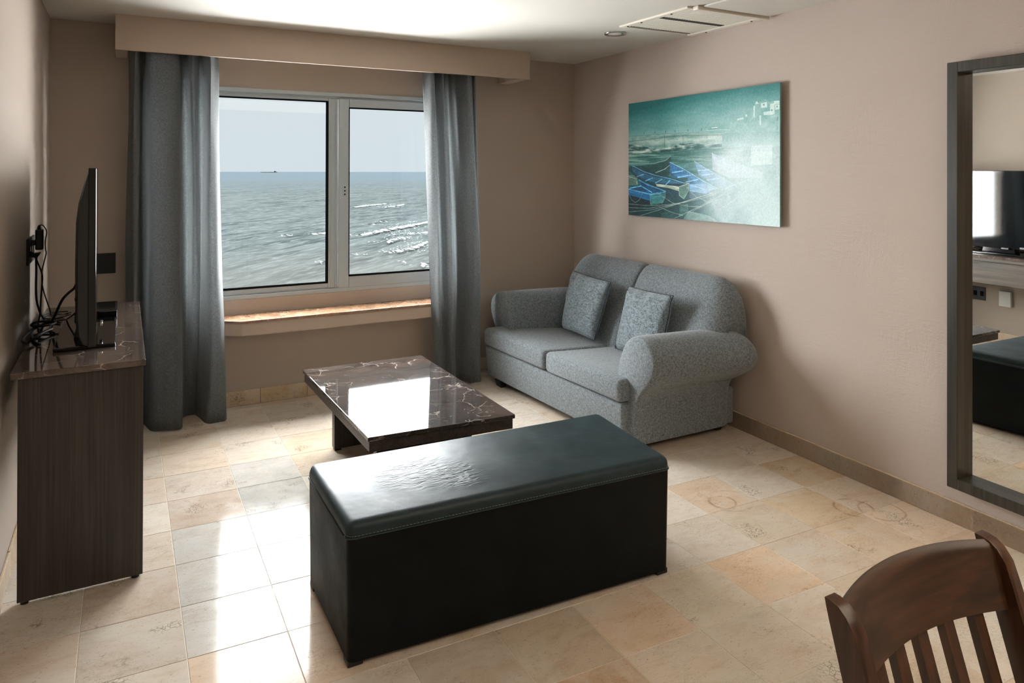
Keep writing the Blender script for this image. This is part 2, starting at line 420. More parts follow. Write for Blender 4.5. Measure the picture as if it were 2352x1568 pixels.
for (a, b_) in (((1, 1), (2, 1)), ((2, 1), (2, 2)), ((2, 2), (1, 2)), ((1, 2), (1, 1))):
    bm.faces.new((gv(*a, YF), gv(*b_, YF), gv(*b_, YF + .2), gv(*a, YF + .2)))
for k in range(3):
    bm.faces.new((gv(0, k, YF), gv(0, k + 1, YF), gv(0, k + 1, YF + .2), gv(0, k, YF + .2)))
    bm.faces.new((gv(3, k, YF), gv(3, k, YF + .2), gv(3, k + 1, YF + .2), gv(3, k + 1, YF)))
struct(link('wall_far', bm, 'wall'))

# baseboards of travertine pieces
def baseboard(name, a, b, joints, h, th, nrm):
    e = struct(bpy.data.objects.new(name, None)); COL.objects.link(e)
    a, b = Vector(a), Vector(b); d = (b - a); L = d.length; d.normalize(); n = Vector(nrm)
    js = [0.0] + [j for j in joints if 0 < j < L] + [L]
    for s0, s1 in zip(js, js[1:]):
        p0 = a + d * (s0 + 0.0012); p1 = a + d * (s1 - 0.0012); c = (p0 + p1) / 2
        q = [p0 - c, p1 - c, p1 - c + n * th, p0 - c + n * th]
        o = link('tile', bm_prism(bmesh.new(), [(v.x, v.y, 0.0) for v in q], [(v.x, v.y, h + random.uniform(-.002, .002)) for v in q], 0.003, 2), 'travertine', e)
        o.location = (c.x, c.y, 0.0)
        cc = random.choice([S(206, 172, 130), S(196, 164, 122), S(210, 180, 146), S(188, 152, 100), S(214, 188, 160)])
        o.color = (*cc, 1)
    return e
wn_r = Vector((-1, 0.02)).normalized()
ys = [1.16, 1.46, 1.749, 1.875, 2.06, 2.66, 3.0, 3.3, 3.6, 3.9, 4.2, 4.5, 4.8]
baseboard('baseboard_right', (wall_x(YN), YN), (wall_x(YF - .013), YF - .013), [y - YN for y in ys] + [0.4, 0.7, 1.0, 1.3, 1.6, 1.9, 2.2, 2.5], 0.098, 0.012, (wn_r.x, wn_r.y))
baseboard('baseboard_far', (XL, YF), (wall_x(YF), YF), [0.285 + 0.3, 0.88, 1.18, 1.485, 1.79, 2.1, 2.4, 2.7, 3.0, 3.3], 0.1, 0.012, (0, -1))
baseboard('baseboard_left', (XL, YN), (XL, YF - .013), [k * 0.305 for k in range(1, 22)], 0.1, 0.010, (1, 0))

# ---------------------------------------------------------------- window
win = struct(bpy.data.objects.new('window_1', None)); COL.objects.link(win)
def ring(x0, x1, z0, z1, w, y0, y1, bev=0.003, wb=None, wt=None):
    """a rectangular frame in the xz plane, each side a bevelled bar"""
    bm = bmesh.new(); wb = wb or w; wt = wt or w
    bm_box(bm, x0, x0 + w, y0, y1, z0, z1, bev, 1); bm_box(bm, x1 - w, x1, y0, y1, z0, z1, bev, 1)
    bm_box(bm, x0 + w, x1 - w, y0, y1, z1 - wt, z1, bev, 1); bm_box(bm, x0 + w, x1 - w, y0, y1, z0, z0 + wb, bev, 1)
    return bm
Y0 = YF + 0.012
link('outer_frame', ring(wx0, wx1, wz0, wz1, 0.028, Y0, Y0 + 0.085), 'white_frame', win)
link('head_trim', box(wx0, wx1, YF - 0.012, Y0 + 0.02, wz1 - 0.014, wz1 + 0.012, 0.003), 'white_frame', win)
bm = bmesh.new(); bm_box(bm, 1.262, 1.312, Y0 + 0.004, Y0 + 0.08, wz0 + .028, wz1 - .028, 0.003, 1); bm_box(bm, 1.296, 1.303, Y0 - 0.004, Y0 + 0.01, wz0 + .028, wz1 - .028, 0.001, 1)
link('mullion', bm, 'white_frame', win)
fx = link('fixed_frame', ring(wx0 + .026, 1.264, wz0 + .026, wz1 - .026, 0.018, Y0 + .006, Y0 + .06, wb=.04, wt=.022), 'white_frame', win)
link('gasket', ring(wx0 + .043, 1.247, wz0 + .065, wz1 - .047, 0.005, Y0 + .003, Y0 + .061, 0), 'gasket', fx)
link('pane', box(wx0 + .045, 1.245, Y0 + .024, Y0 + .028, wz0 + .067, wz1 - .049), 'glass', fx)
sx0, sx1, sz0, sz1 = 1.316, wx1 - .026, wz0 + .026, wz1 - .026
sash = link('sliding_sash', ring(sx0, sx1, sz0, sz1, 0.074, Y0 - .010, Y0 + .045, 0.004, wb=.08, wt=.062), 'white_frame', win)
link('gasket', ring(sx0 + .072, sx1 - .072, sz0 + .078, sz1 - .060, 0.005, Y0 - .012, Y0 + .046, 0), 'gasket', sash)
link('pane', box(sx0 + .073, sx1 - .073, Y0 + .012, Y0 + .016, sz0 + .079, sz1 - .061), 'glass', sash)
lp = link('latch_plate', box(1.348, 1.370, Y0 - .0135, Y0 - .009, 1.36, 1.44, 0.002), 'white_frame', sash)
bm = bmesh.new()
for zz in (1.425, 1.40, 1.375): bm_box(bm, 1.354, 1.364, Y0 - .0145, Y0 - .012, zz - .006, zz + .006, 0.002, 1)
sc_ = link('screw_holes', bm, 'gasket', win); sc_['kind'] = 'stuff'
link('frame_stop', box(wx0, wx1, Y0 - .008, Y0 + .03, wz0 - .002, wz0 + .028, 0.004), 'white_frame', win)

# sill: marble slab with clipped corners on a plaster apron
sill = struct(bpy.data.objects.new('trim_1', None)); COL.objects.link(sill)
SP = [(0.50, YF), (0.50, 4.83), (0.645, 4.722), (1.975, 4.722), (2.10, 4.83), (2.10, YF)]
SA = [(0.51, YF), (0.51, 4.842), (0.652, 4.734), (1.968, 4.734), (2.09, 4.842), (2.09, YF)]
link('sill_slab', prism(SP, 0.583, 0.598, 0.003, 2), 'sill_marble', sill)
link('sill_apron', prism(SA, 0.497, 0.583, 0.008, 2), 'pelmet', sill)

# ---------------------------------------------------------------- sea far below, seen through the window
SZ = -28.0
sea_t = NT('grey green sea water'); v = sea_t.coords(rot=(0, 0, math.radians(-49)))
vs_ = sea_t.n('Mapping', {'Vector': v, 'Scale': (0.02, 0.11, 1)}).outputs[0]
wv = sea_t.noise(vs_, 1.0, 6, 0.6, 0.8); wv2 = sea_t.noise(sea_t.n('Mapping', {'Vector': v, 'Scale': (0.10, 0.5, 1)}).outputs[0], 1.0, 5, 0.65, 0.5)
big = sea_t.noise(sea_t.n('Mapping', {'Vector': v, 'Scale': (0.002, 0.006, 1)}).outputs[0], 1.0, 3)
cc = sea_t.mix(sea_t.ramp(big, [(0.3, 0), (0.7, 1)]), S(37, 41, 41), S(41, 45, 45))
cc = sea_t.mix(sea_t.ramp(wv, [(0.35, 0.9), (0.56, 0)]), cc, S(22, 26, 27))  # wave shading put into the colour, the water itself reflects nothing
cc = sea_t.mix(sea_t.ramp(wv2, [(0.48, 0), (0.68, 0.75)]), cc, S(56, 60, 60))
pos = sea_t.n('SeparateXYZ', {0: sea_t.n('NewGeometry').outputs['Position']})
near = sea_t.ramp(sea_t.math('DIVIDE', pos.outputs['Y'], 1000.0), [(0.16, 0.6), (0.3, 0.0)])
cc = sea_t.mix(near, cc, S(48, 48, 45))
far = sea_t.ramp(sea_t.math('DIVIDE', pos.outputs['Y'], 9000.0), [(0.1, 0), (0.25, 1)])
cc = sea_t.mix(far, cc, S(39, 45, 48))  # distance haze put into the water colour towards the horizon
sm = sea_t.bsdf(cc, 0.9, normal=sea_t.bump(wv2, 0.5, 0.8, sea_t.bump(wv, 0.5, 2.0)), **{'Specular IOR Level': 0.0})
NX, NY = 150, 260
bm = bmesh.new(); grid = []
rs = np.random.RandomState(3); comps = [(rs.uniform(14, 46), rs.normal(math.radians(139), 0.22), rs.uniform(0, 6.28), rs.uniform(.5, 1)) for _ in range(16)]
for j in range(NY + 1):
    y = 130 * (8400 / 130) ** (j / NY); row = []
    half0, half1 = -0.2 * y - 40, 0.62 * y + 60
    for i in range(NX + 1):
        x = half0 + (half1 - half0) * i / NX
        amp = 0.16 * max(0.0, 1 - y / 1500)
        h = sum(a * math.sin(2 * math.pi * (x * math.cos(t) + y * math.sin(t)) / w + p) for w, t, p, a in comps) * amp if amp > 0 else 0
        row.append(bm.verts.new((x, y, SZ + h)))
    grid.append(row)
for j in range(NY):
    for i in range(NX): bm.faces.new((grid[j][i], grid[j][i + 1], grid[j + 1][i + 1], grid[j + 1][i]))
sea = link('sea_water', bm, sm, smooth=True); sea['kind'] = 'stuff'; tag(sea, 'grey-green choppy sea out to the horizon beyond the window', 'sea')
FOAM = [((153.7, 533.7), (193.9, 581.1), 7), ((173.8, 518.8), (203, 561), 4), ((91.7, 305.4), (148.2, 370.4), 6.5), ((90.1, 270.9), (107.2, 289), 5), ((111.2, 299.8), (125.8, 311.2), 2.5),
        ((81, 236.5), (107.6, 265.5), 3.6), ((73.9, 318.8), (82.1, 326.6), 5), ((52.2, 220.6), (55.9, 223.1), 2.2), ((67, 236.4), (68.9, 239), 2), ((75.7, 211.4), (77.5, 211.8), 2), ((77, 200.3), (83, 203.3), 3), ((112.3, 362.2), (116.4, 366.4), 4), ((124.3, 378.2), (128, 382), 3), ((60, 318), (64, 321), 1.6), ((84, 306), (92, 309), 1.5)]
bm = bmesh.new()
for a, b_, w in FOAM:
    a = Vector((*a, 0)); b_ = Vector((*b_, 0)); d = b_ - a; L = d.length; d.normalize(); nn = Vector((d.y, -d.x, 0))
    n = max(10, int(L * 1.6)); up, dn = [], []
    for k in range(n + 1):
        t = k / n; p = a + d * (L * t) + nn * (1.3 * math.sin(t * 5 + a.x))
        ww = w * 0.5 * (0.1 + math.sin(math.pi * min(1, max(0, t * 0.9 + .08))) ** 0.7) * random.choice((.25, .6, 1.0, .8)) * random.uniform(0.4, 1.0)
        up.append(bm.verts.new((p.x - nn.x * ww * .4, p.y - nn.y * ww * .4, SZ + 1.0 + 0.25 * random.random())))
        dn.append(bm.verts.new((p.x + nn.x * ww, p.y + nn.y * ww, SZ + 0.55)))
    for k in range(n): bm.faces.new((up[k], up[k + 1], dn[k + 1], dn[k]))
    for k in range(int(L * 2.2)):           # scattered flecks of broken foam beside the crest
        t = random.random(); p = a + d * (L * t) + nn * random.uniform(0.5, 2.6) * w * random.choice((1, 1, -.6)); s = random.uniform(0.08, 0.3); e = d * s * 2.5
        q = [bm.verts.new((p.x + ex, p.y + ey, SZ + .8)) for ex, ey in ((-e.x, -e.y), (nn.x * s, nn.y * s), (e.x, e.y), (-nn.x * s, -nn.y * s))]
        bm.faces.new(q)
fo = link('foam', bm, 'foam', sea); fo['kind'] = 'stuff'
bm = bmesh.new(); bm_prism(bm, [(1050, 6500, SZ + 1), (1180, 6500, SZ + 1), (1180, 6520, SZ + 1), (1050, 6520, SZ + 1)], [(1040, 6500, SZ + 6), (1190, 6500, SZ + 6), (1190, 6520, SZ + 6), (1040, 6520, SZ + 6)])
ship = thing('cargo_ship', 'tiny hazy cargo ship on the sea horizon in the left pane', 'ship')
link('hull', bm, 'ship', ship); link('bridge', box(1150, 1172, 6502, 6518, SZ + 6, SZ + 14), 'ship', ship)

# ---------------------------------------------------------------- pelmet, curtains
pel = thing('curtain_pelmet', 'long taupe boxed pelmet over the window, tight under the ceiling', 'pelmet')
PX0, PX1, PY = -0.05, 2.664, 4.614
link('front_board', box(PX0, PX1, PY, PY + 0.022, 2.226, ZC, 0.002), 'pelmet', pel)
link('end_board', box(PX0, PX0 + 0.062, PY + .022, YF, 2.226, ZC, 0.002), 'pelmet', pel)
link('end_board', box(PX1 - 0.085, PX1, PY + .022, YF, 2.226, ZC, 0.002), 'pelmet', pel)
link('curtain_track', box(PX0 + .09, PX1 - .09, 4.70, 4.725, 2.40, ZC - .001, 0.002), 'white_frame', pel)

sill_lim = lambda x: 4.712 if .62 < x < 2.11 else (4.765 if .47 < x < 2.2 else 4.86)   # the folds stay in front of the sill's ends
def curtain(name, label, top, mid, bot, ztop, zbot, zm=0.9):
    """top/mid/bot: plan polylines (x, y) of the same length giving the folds at three heights"""
    root = thing(name, label, 'curtain')
    def deepen(q, k, lim):
        my = sum(p[1] for p in q) / len(q)
        return [(p[0], max(4.648, min(lim(p[0]), my + .005 + (p[1] - my) * k)), 0) for p in q]
    T, Mi, B = (smooth_pts(deepen(q, k, lim), 7) for q, k, lim in ((top, 2.0, lambda x: 4.86), (mid, 2.1, sill_lim), (bot, 1.9, sill_lim)))
    n = len(T); NZ = 40; rows = []
    for k in range(NZ + 1):
        t = k / NZ; z = ztop + (zbot - ztop) * t; row = []
        tm = (ztop - zm) / (ztop - zbot)
        for i in range(n):
            if t < tm:
                u = t / tm; u = u * u * (3 - 2 * u) * 0.5 + u * 0.5; p = T[i].lerp(Mi[i], u)
            else:
                u = (t - tm) / (1 - tm); p = Mi[i].lerp(B[i], u)
            wob = 0.004 * math.sin(9 * t + i * 0.31) * (t > 0.05)
            zz = z
            row.append((p.x + wob, p.y + wob * 0.7, zz))
        rows.append(row)
    bm = bmesh.new(); bm_loft(bm, rows, caps=False, closed=False)
    bmesh.ops.solidify(bm, geom=list(bm.faces), thickness=0.003)
    dr_ = link('drape', bm, 'curtain', root, smooth=True)
    hb = bmesh.new(); bm_loft(hb, [[(p.x, p.y - 0.003, ztop - 0.0) for p in T], [(p.x, p.y - 0.003, ztop - 0.07) for p in T]], caps=False, closed=False)
    bmesh.ops.solidify(hb, geom=list(hb.faces), thickness=0.002)
    link('header_tape', hb, 'curtain', dr_, smooth=True)
    return root
LT = [(.018, 4.72), (.045, 4.675), (.062, 4.68), (.075, 4.735), (.105, 4.745), (.128, 4.69), (.185, 4.668), (.245, 4.672), (.279, 4.69), (.293, 4.735), (.335, 4.74), (.352, 4.69), (.370, 4.70), (.40, 4.74), (.425, 4.735), (.447, 4.67), (.463, 4.685), (.485, 4.715), (.508, 4.735)]
LM = [(.008, 4.74), (.038, 4.69), (.062, 4.70), (.08, 4.765), (.112, 4.77), (.136, 4.70), (.20, 4.665), (.262, 4.67), (.298, 4.70), (.308, 4.76), (.342, 4.775), (.372, 4.735), (.395, 4.73), (.413, 4.755), (.43, 4.74), (.455, 4.69), (.482, 4.675), (.512, 4.70), (.535, 4.76)]
LB = [(.02, 4.78), (.05, 4.72), (.075, 4.73), (.095, 4.78), (.115, 4.77), (.14, 4.70), (.205, 4.662), (.262, 4.66), (.303, 4.69), (.312, 4.77), (.345, 4.80), (.375, 4.80), (.395, 4.795), (.408, 4.77), (.425, 4.705), (.455, 4.672), (.50, 4.668), (.545, 4.69), (.568, 4.77)]
curtain('curtain', 'long blue-grey curtain left of the window, beside the television console', LT, LM, LB, 2.36, 0.015)
RT = [(1.855, 4.73), (1.875, 4.68), (1.90, 4.668), (1.922, 4.70), (1.935, 4.74), (1.955, 4.735), (1.965, 4.685), (1.985, 4.69), (2.0, 4.73), (2.03, 4.72), (2.06, 4.735), (2.085, 4.72), (2.11, 4.735), (2.14, 4.70), (2.165, 4.675), (2.195, 4.68), (2.215, 4.72), (2.24, 4.70), (2.268, 4.72)]
RM = [(1.905, 4.76), (1.925, 4.69), (1.950, 4.665), (1.975, 4.69), (1.985, 4.75), (2.01, 4.74), (2.022, 4.68), (2.05, 4.665), (2.075, 4.70), (2.10, 4.745), (2.135, 4.75), (2.16, 4.72), (2.19, 4.685), (2.215, 4.665), (2.245, 4.66), (2.27, 4.665), (2.29, 4.69), (2.31, 4.71), (2.325, 4.75)]
RB = [(1.945, 4.76), (1.965, 4.70), (1.985, 4.68), (2.0, 4.71), (2.01, 4.75), (2.03, 4.73), (2.045, 4.67), (2.07, 4.655), (2.095, 4.69), (2.115, 4.73), (2.14, 4.74), (2.165, 4.71), (2.19, 4.67), (2.21, 4.65), (2.235, 4.645), (2.255, 4.65), (2.275, 4.67), (2.29, 4.70), (2.30, 4.75)]
curtain('curtain', 'long blue-grey curtain right of the window, behind the sofa arm', RT, RM, RB, 2.36, 0.015, 0.7)

# ---------------------------------------------------------------- ceiling fittings
vent = thing('ceiling_vent', 'cream slatted air vent in the ceiling beside the right wall', 'vent')
def quad_bar(bm, a, b, w, z0, z1):
    a, b = Vector((*a, 0)), Vector((*b, 0)); d = (b - a).normalized(); n = Vector((-d.y, d.x, 0)) * w
    bm_prism(bm, [(p.x, p.y, z0) for p in (a, b, b + n, a + n)], [(p.x, p.y, z1) for p in (a, b, b + n, a + n)])
VX0, VX1 = 2.645, 3.235; VY0, VY1 = 2.90, 3.50
link('backing', box(VX0 + .02, VX1 - .02, VY0 + .02, VY1 - .02, ZC - 0.002, ZC), 'dark_gap', vent)  # dark sheet under the solid ceiling, its colour gives the slots their shade
bm = bmesh.new(); bm_box(bm, VX0, VX0 + .035, VY0, VY1, ZC - .012, ZC, .002, 1); bm_box(bm, VX1 - .045, VX1, VY0, VY1, ZC - .012, ZC, .002, 1)
bm_box(bm, VX0 + .035, VX1 - .045, VY1 - .004, VY1 + .012, ZC - .004, ZC, .001, 1); bm_box(bm, VX0 + .035, VX1 - .045, VY0, VY0 + .012, ZC - .012, ZC, .002, 1)
link('frame', bm, 'vent', vent)
for (ya, yb) in ((3.205, 3.455), (2.915, 3.158)):
    bm = bmesh.new(); n = 26
    for k in range(n):
        x = VX0 + .042 + (VX1 - .05 - VX0 - .042) * (k + .5) / n
        bm_box(bm, x - .0060, x + .0060, ya, yb, ZC - .0045, ZC - .0025)
    lo = link('louvre_blades', bm, 'vent', vent); lo['kind'] = 'stuff'
for sx, sy in ((2.665, 3.44), (2.665, 3.31), (2.665, 3.05), (3.21, 3.35), (3.20, 2.97)):
    link('screw', lathe([(.006, ZC - .011), (.006, ZC - .0145), (.003, ZC - .016)], (sx, sy), 10), 'dark_gap', vent)
hatch = thing('ceiling_hatch', 'white access hatch in the ceiling, next to the slatted vent', 'hatch')
link('hatch_panel', box(2.70, 3.185, 2.0, 2.835, ZC - .012, ZC - .001, .003), 'ceiling', hatch)
link('hatch_rim', box(2.675, 3.215, 2.85, 2.893, ZC - .024, ZC - .001, .006), 'vent', hatch)
dl = thing('ceiling_light', 'small round recessed ceiling light, switched off, near the vent', 'light')
DC = (2.768, 3.704)
link('trim_ring', lathe([(.046, ZC - .002), (.058, ZC - .010), (.066, ZC - .010), (.070, ZC - .004), (.070, ZC)], DC, 36), 'chrome', dl, smooth=True)
link('diffuser', lathe([(.001, ZC - .006), (.03, ZC - .0055), (.047, ZC - .003), (.047, ZC - .001)], DC, 36), 'white_plastic', dl, smooth=True)

# ---------------------------------------------------------------- wall sockets
def plate(name, label, cat, cx, cy, cz, axis, w, h, mat, inner=None, th=0.009):
    r = thing(name, label, cat)
    if axis == 'y': b = box(cx - w / 2, cx + w / 2, cy - th, cy, cz - h / 2, cz + h / 2, .003)
    else: b = box(cx, cx + th, cy - w / 2, cy + w / 2, cz - h / 2, cz + h / 2, .003)
    link('cover_plate', b, mat, r)
    if inner:
        for dy in inner:
            if axis == 'y': b = box(cx + dy - .016, cx + dy + .016, cy - th - .002, cy - th + .001, cz - .022, cz + .022, .001)
            else: b = box(cx + th - .001, cx + th + .002, cy + dy - .016, cy + dy + .016, cz - .022, cz + .022, .001)
            link('outlet_face', b, 'black_gloss', r)
    return r
plate('wall_plate', 'black blank plate on the window wall beside the left curtain', 'wall plate', -0.105, YF, 0.98, 'y', 0.118, 0.122, 'black')
plate('wall_socket', 'black double socket on the left wall above the console, with plugs in it', 'socket', XL, 3.955, 1.175, 'x', 0.25, 0.118, 'black', (-.07, .0, .07))
plate('wall_socket', 'black socket low under the console, seen only in the mirror', 'socket', XL, 3.93, 0.425, 'x', 0.12, 0.12, 'black', (-.03, .03))
plate('wall_box', 'white switch box under the console, seen only in the mirror', 'switch box', XL, 3.69, 0.41, 'x', 0.10, 0.135, 'white_plastic', None, 0.03)

# ---------------------------------------------------------------- console with marble top
con = thing('television_console', 'dark wood console with brown marble top along the left wall', 'console')
CX0, CX1, CY0, CY1, CZ = -0.33, 0.066, 3.05, 4.36, 0.806
link('end_panel', box(CX0, CX1, CY0, CY0 + 0.036, 0.012, CZ, .0015, 1), 'console_wood', con)
link('end_panel', box(CX0, CX1, CY1 - 0.036, CY1, 0.012, CZ, .0015, 1), 'console_wood', con)
link('drawer_apron', box(CX1 - 0.05, CX1 - 0.03, CY0 + 0.036, CY1 - 0.036, 0.585, CZ - .0, .0015, 1), 'apron_wood', con)
link('top_board', box(CX0, CX1, CY0 + .036, CY1 - .036, CZ - .026, CZ, .0015, 1), 'apron_wood', con)
link('back_rail', box(CX0, CX0 + .02, CY0 + .036, CY1 - .036, 0.62, CZ - .026, .0015, 1), 'console_wood', con)
link('marble_top', box(-0.352, 0.073, 3.032, 4.378, CZ, CZ + .024, .003), 'console_marble', con)
for fy in (CY0 + .018, CY1 - .018):
    for fx_ in (CX0 + .022, CX1 - .025):
        link('foot', lathe([(.014, 0.0), (.014, .012)], (fx_, fy), 12), 'black', con)
CT = CZ + .024

# ---------------------------------------------------------------- television
tv = thing('television', 'large black flat television standing edge-on on the console', 'television')
TY0_, TY1_, TZ0, TZ1 = 3.08, 4.13, 0.885, 1.553
def tvx(y): return -0.0925 - 0.022 * (y - TY0_)         # the set is turned a little
bm = bm_prism(bmesh.new(), [(tvx(TY0_) - .026, TY0_, TZ0), (tvx(TY0_), TY0_, TZ0), (tvx(TY1_), TY1_, TZ0), (tvx(TY1_) - .026, TY1_, TZ0)], [(tvx(TY0_) - .026, TY0_, TZ1), (tvx(TY0_), TY0_, TZ1), (tvx(TY1_), TY1_, TZ1), (tvx(TY1_) - .026, TY1_, TZ1)], .003, 2)
bez_ = link('bezel', bm, 'black_gloss', tv)
bm = bm_prism(bmesh.new(), [(tvx(TY0_ + .012) - .0005, TY0_ + .012, TZ0 + .03), (tvx(TY0_ + .012) + .0012, TY0_ + .012, TZ0 + .03), (tvx(TY1_ - .012) + .0012, TY1_ - .012, TZ0 + .03), (tvx(TY1_ - .012) - .0005, TY1_ - .012, TZ0 + .03)],
              [(tvx(TY0_ + .012) - .0005, TY0_ + .012, TZ1 - .012), (tvx(TY0_ + .012) + .0012, TY0_ + .012, TZ1 - .012), (tvx(TY1_ - .012) + .0012, TY1_ - .012, TZ1 - .012), (tvx(TY1_ - .012) - .0005, TY1_ - .012, TZ1 - .012)])
link('screen', bm, 'screen', bez_)
prof = [(.024, 1.545), (.030, 1.535), (.044, 1.48), (.058, 1.42), (.066, 1.35), (.068, 1.2), (.067, 1.0), (.062, .93), (.045, .895), (.024, .89)]
rings = []
for y, s in ((TY0_ + .004, .86), (TY0_ + .03, 1), (TY1_ - .03, 1), (TY1_ - .004, .86)):
    rings.append([(tvx(y) - d * (s if d > .025 else 1), y, z) for d, z in prof])
link('back_shell', loft(rings), 'black', tv, angle=0.7)
link('brand_bar', bm_prism(bmesh.new(), [(tvx(3.42) - .001, 3.42, .893), (tvx(3.42) + .002, 3.42, .893), (tvx(3.30) + .002, 3.30, .893), (tvx(3.30) - .001, 3.30, .893)], [(tvx(3.42) - .001, 3.42, .908), (tvx(3.42) + .002, 3.42, .908), (tvx(3.30) + .002, 3.30, .908), (tvx(3.30) - .001, 3.30, .908)]), 'chrome', bez_)
BASE = [(-0.245, 3.305), (-0.03, 3.305), (-0.036, 3.90), (-0.25, 3.90)]
link('stand_base', prism(BASE, CT, CT + .016, .004), 'black_gloss', tv)
link('stand_neck', bm_prism(bmesh.new(), [(-.185, 3.46, CT + .014), (-.105, 3.46, CT + .014), (-.105, 3.74, CT + .014), (-.185, 3.74, CT + .014)], [(-.16, 3.48, .96), (-.112, 3.48, .96), (-.112, 3.72, .96), (-.16, 3.72, .96)], .008), 'black_gloss', tv)
link('stand_clip', box(-.092, -.080, 3.50, 3.56, CT + .05, CT + .066, .003), 'chrome', tv)
stb = thing('set_top_box', 'flat black set-top box behind the television stand at the far end of the console', 'box')
link('casing', prism([(-.205, 3.93), (-.03, 3.915), (-.028, 4.19), (-.20, 4.20)], CT + .003, CT + .042, .004), 'black_gloss', stb)
for fx_, fy in ((-.19, 3.95), (-.05, 3.94), (-.05, 4.17), (-.19, 4.18)):
    link('foot', lathe([(.008, CT), (.008, CT + .004)], (fx_, fy), 10), 'black', stb)

# adapter, plugs and cables
ad = thing('power_adapter', 'black power adapter plugged into the left wall socket', 'adapter')
link('adapter_body', box(-.362, -.331, 3.935, 3.975, 1.174, 1.268, .005), 'black', ad)
link('plug_neck', box(-.377, -.361, 3.94, 3.97, 1.195, 1.22, .003), 'black', ad)
link('cable_gland', tube([(-.349, 3.95, 1.266), (-.348, 3.948, 1.279), (-.345, 3.946, 1.288)], lambda t: .009 - .004 * t, 8), 'black', ad)
pg = thing('power_plug', 'black angled plug under the adapter in the left wall socket', 'plug')
link('plug_body', bm_prism(bmesh.new(), [(-.375, 3.90, 1.145), (-.352, 3.91, 1.14), (-.352, 3.94, 1.14), (-.375, 3.95, 1.145)], [(-.375, 3.90, 1.162), (-.336, 3.905, 1.165), (-.336, 3.945, 1.165), (-.375, 3.95, 1.162)], .004), 'black', pg)
def cable(label, pts, r, mat):
    tag(link('power_cable', tube(smooth_pts(pts, 8), r, 8), mat, smooth=True), label, 'cable')
cz = CT + .006
cable('thin black cable arching out of the top of the power adapter', [(-.345, 3.946, 1.287), (-.338, 3.945, 1.289), (-.328, 3.945, 1.281), (-.318, 3.945, 1.256), (-.323, 3.94, 1.213), (-.321, 3.93, 1.178), (-.318, 3.92, 1.158), (-.325, 3.90, 1.114), (-.33, 3.88, 1.082), (-.327, 3.86, 1.023), (-.313, 3.85, .965), (-.298, 3.87, .905), (-.297, 3.96, .858), (-.290, 4.05, cz), (-.265, 4.12, cz), (-.232, 4.16, cz)], .0026, 'cable_black')
cable('dark blue cable hanging straight from the wall plug to the marble top', [(-.352, 3.925, 1.152), (-.355, 3.92, 1.14), (-.354, 3.91, 1.079), (-.354, 3.90, .999), (-.351, 3.905, .943), (-.343, 3.93, .895), (-.335, 3.98, .855), (-.315, 3.98, cz), (-.285, 3.94, cz), (-.262, 3.915, cz)], .0046, 'cable_blue')
cable('black cable hanging from the wall plug, left of the dark blue one', [(-.376, 3.895, 1.172), (-.363, 3.90, 1.16), (-.348, 3.90, 1.121), (-.33, 3.89, 1.065), (-.33, 3.88, 1.011), (-.332, 3.86, .953), (-.333, 3.85, .90), (-.34, 3.87, .86), (-.342, 3.86, cz), (-.336, 3.80, cz), (-.322, 3.76, cz)], .0036, 'cable_black')
cable('thick black cable looping up into the back of the television', [(-.158, 3.655, 1.072), (-.175, 3.66, 1.066), (-.184, 3.66, 1.046), (-.193, 3.66, 1.026), (-.213, 3.66, 1.008), (-.233, 3.66, .985), (-.248, 3.68, .955), (-.262, 3.72, .918), (-.280, 3.80, .875), (-.300, 3.86, cz + .012), (-.318, 3.84, cz + .012), (-.345, 3.76, cz + .01), (-.366, 3.60, cz + .01), (-.362, 3.50, cz + .01), (-.344, 3.47, cz + .01), (-.327, 3.545, cz + .01), (-.305, 3.64, cz + .012), (-.278, 3.71, cz + .012)], .0055, 'cable_black')
cable('coiled black cable lying in loops on the marble behind the television', [(-.262, 3.81, cz + .022), (-.31, 3.83, cz + .024), (-.35, 3.84, cz + .022), (-.362, 3.80, cz + .018), (-.33, 3.74, cz + .022), (-.29, 3.74, cz + .024), (-.272, 3.80, cz + .022), (-.30, 3.88, cz + .02), (-.34, 3.84, cz + .02), (-.35, 3.70, cz + .006), (-.335, 3.58, cz + .002), (-.318, 3.50, cz), (-.30, 3.46, cz)], .0050, 'cable_black')
cable('short kinked cable hanging below the back of the television', [(-.160, 3.66, 1.04), (-.176, 3.66, 1.028), (-.186, 3.66, 1.012), (-.182, 3.66, .997), (-.188, 3.66, .978), (-.183, 3.665, .961), (-.178, 3.68, .945), (-.190, 3.75, .905), (-.225, 3.86, .862), (-.245, 3.98, cz), (-.255, 4.03, cz), (-.27, 4.03, cz), (-.315, 4.03, cz), (-.342, 4.10, cz), (-.335, 4.17, cz), (-.29, 4.20, cz), (-.245, 4.19, cz)], .0034, 'cable_black')

# ---------------------------------------------------------------- ottoman
ott = thing('ottoman_bench', 'long black leather ottoman bench in front of the coffee table', 'ottoman')
A_, B_, C_, D_ = (0.608, 2.176), (1.846, 2.112), (1.900, 2.660), (0.606, 2.708)
def inset(q, d):
    c = Vector((sum(p[0] for p in q) / 4, sum(p[1] for p in q) / 4)); out = []
    for p in q:
        v = Vector(p) - c; out.append((p[0] - d * (1 if v.x > 0 else -1), p[1] - d * (1 if v.y > 0 else -1)))
    return out
Q = [A_, B_, C_, D_]
qb = inset(Q, .006)
bm = bm_prism(bmesh.new(), [(p[0], p[1], .018) for p in qb], [(p[0], p[1], .405) for p in inset(Q, .002)])
bmesh.ops.bevel(bm, geom=[e for e in bm.edges if abs(e.verts[0].co.z - e.verts[1].co.z) > .1], offset=.020, segments=5, affect='EDGES', profile=0.5)
link('body', bm, 'leather_shade', ott, angle=0.6)
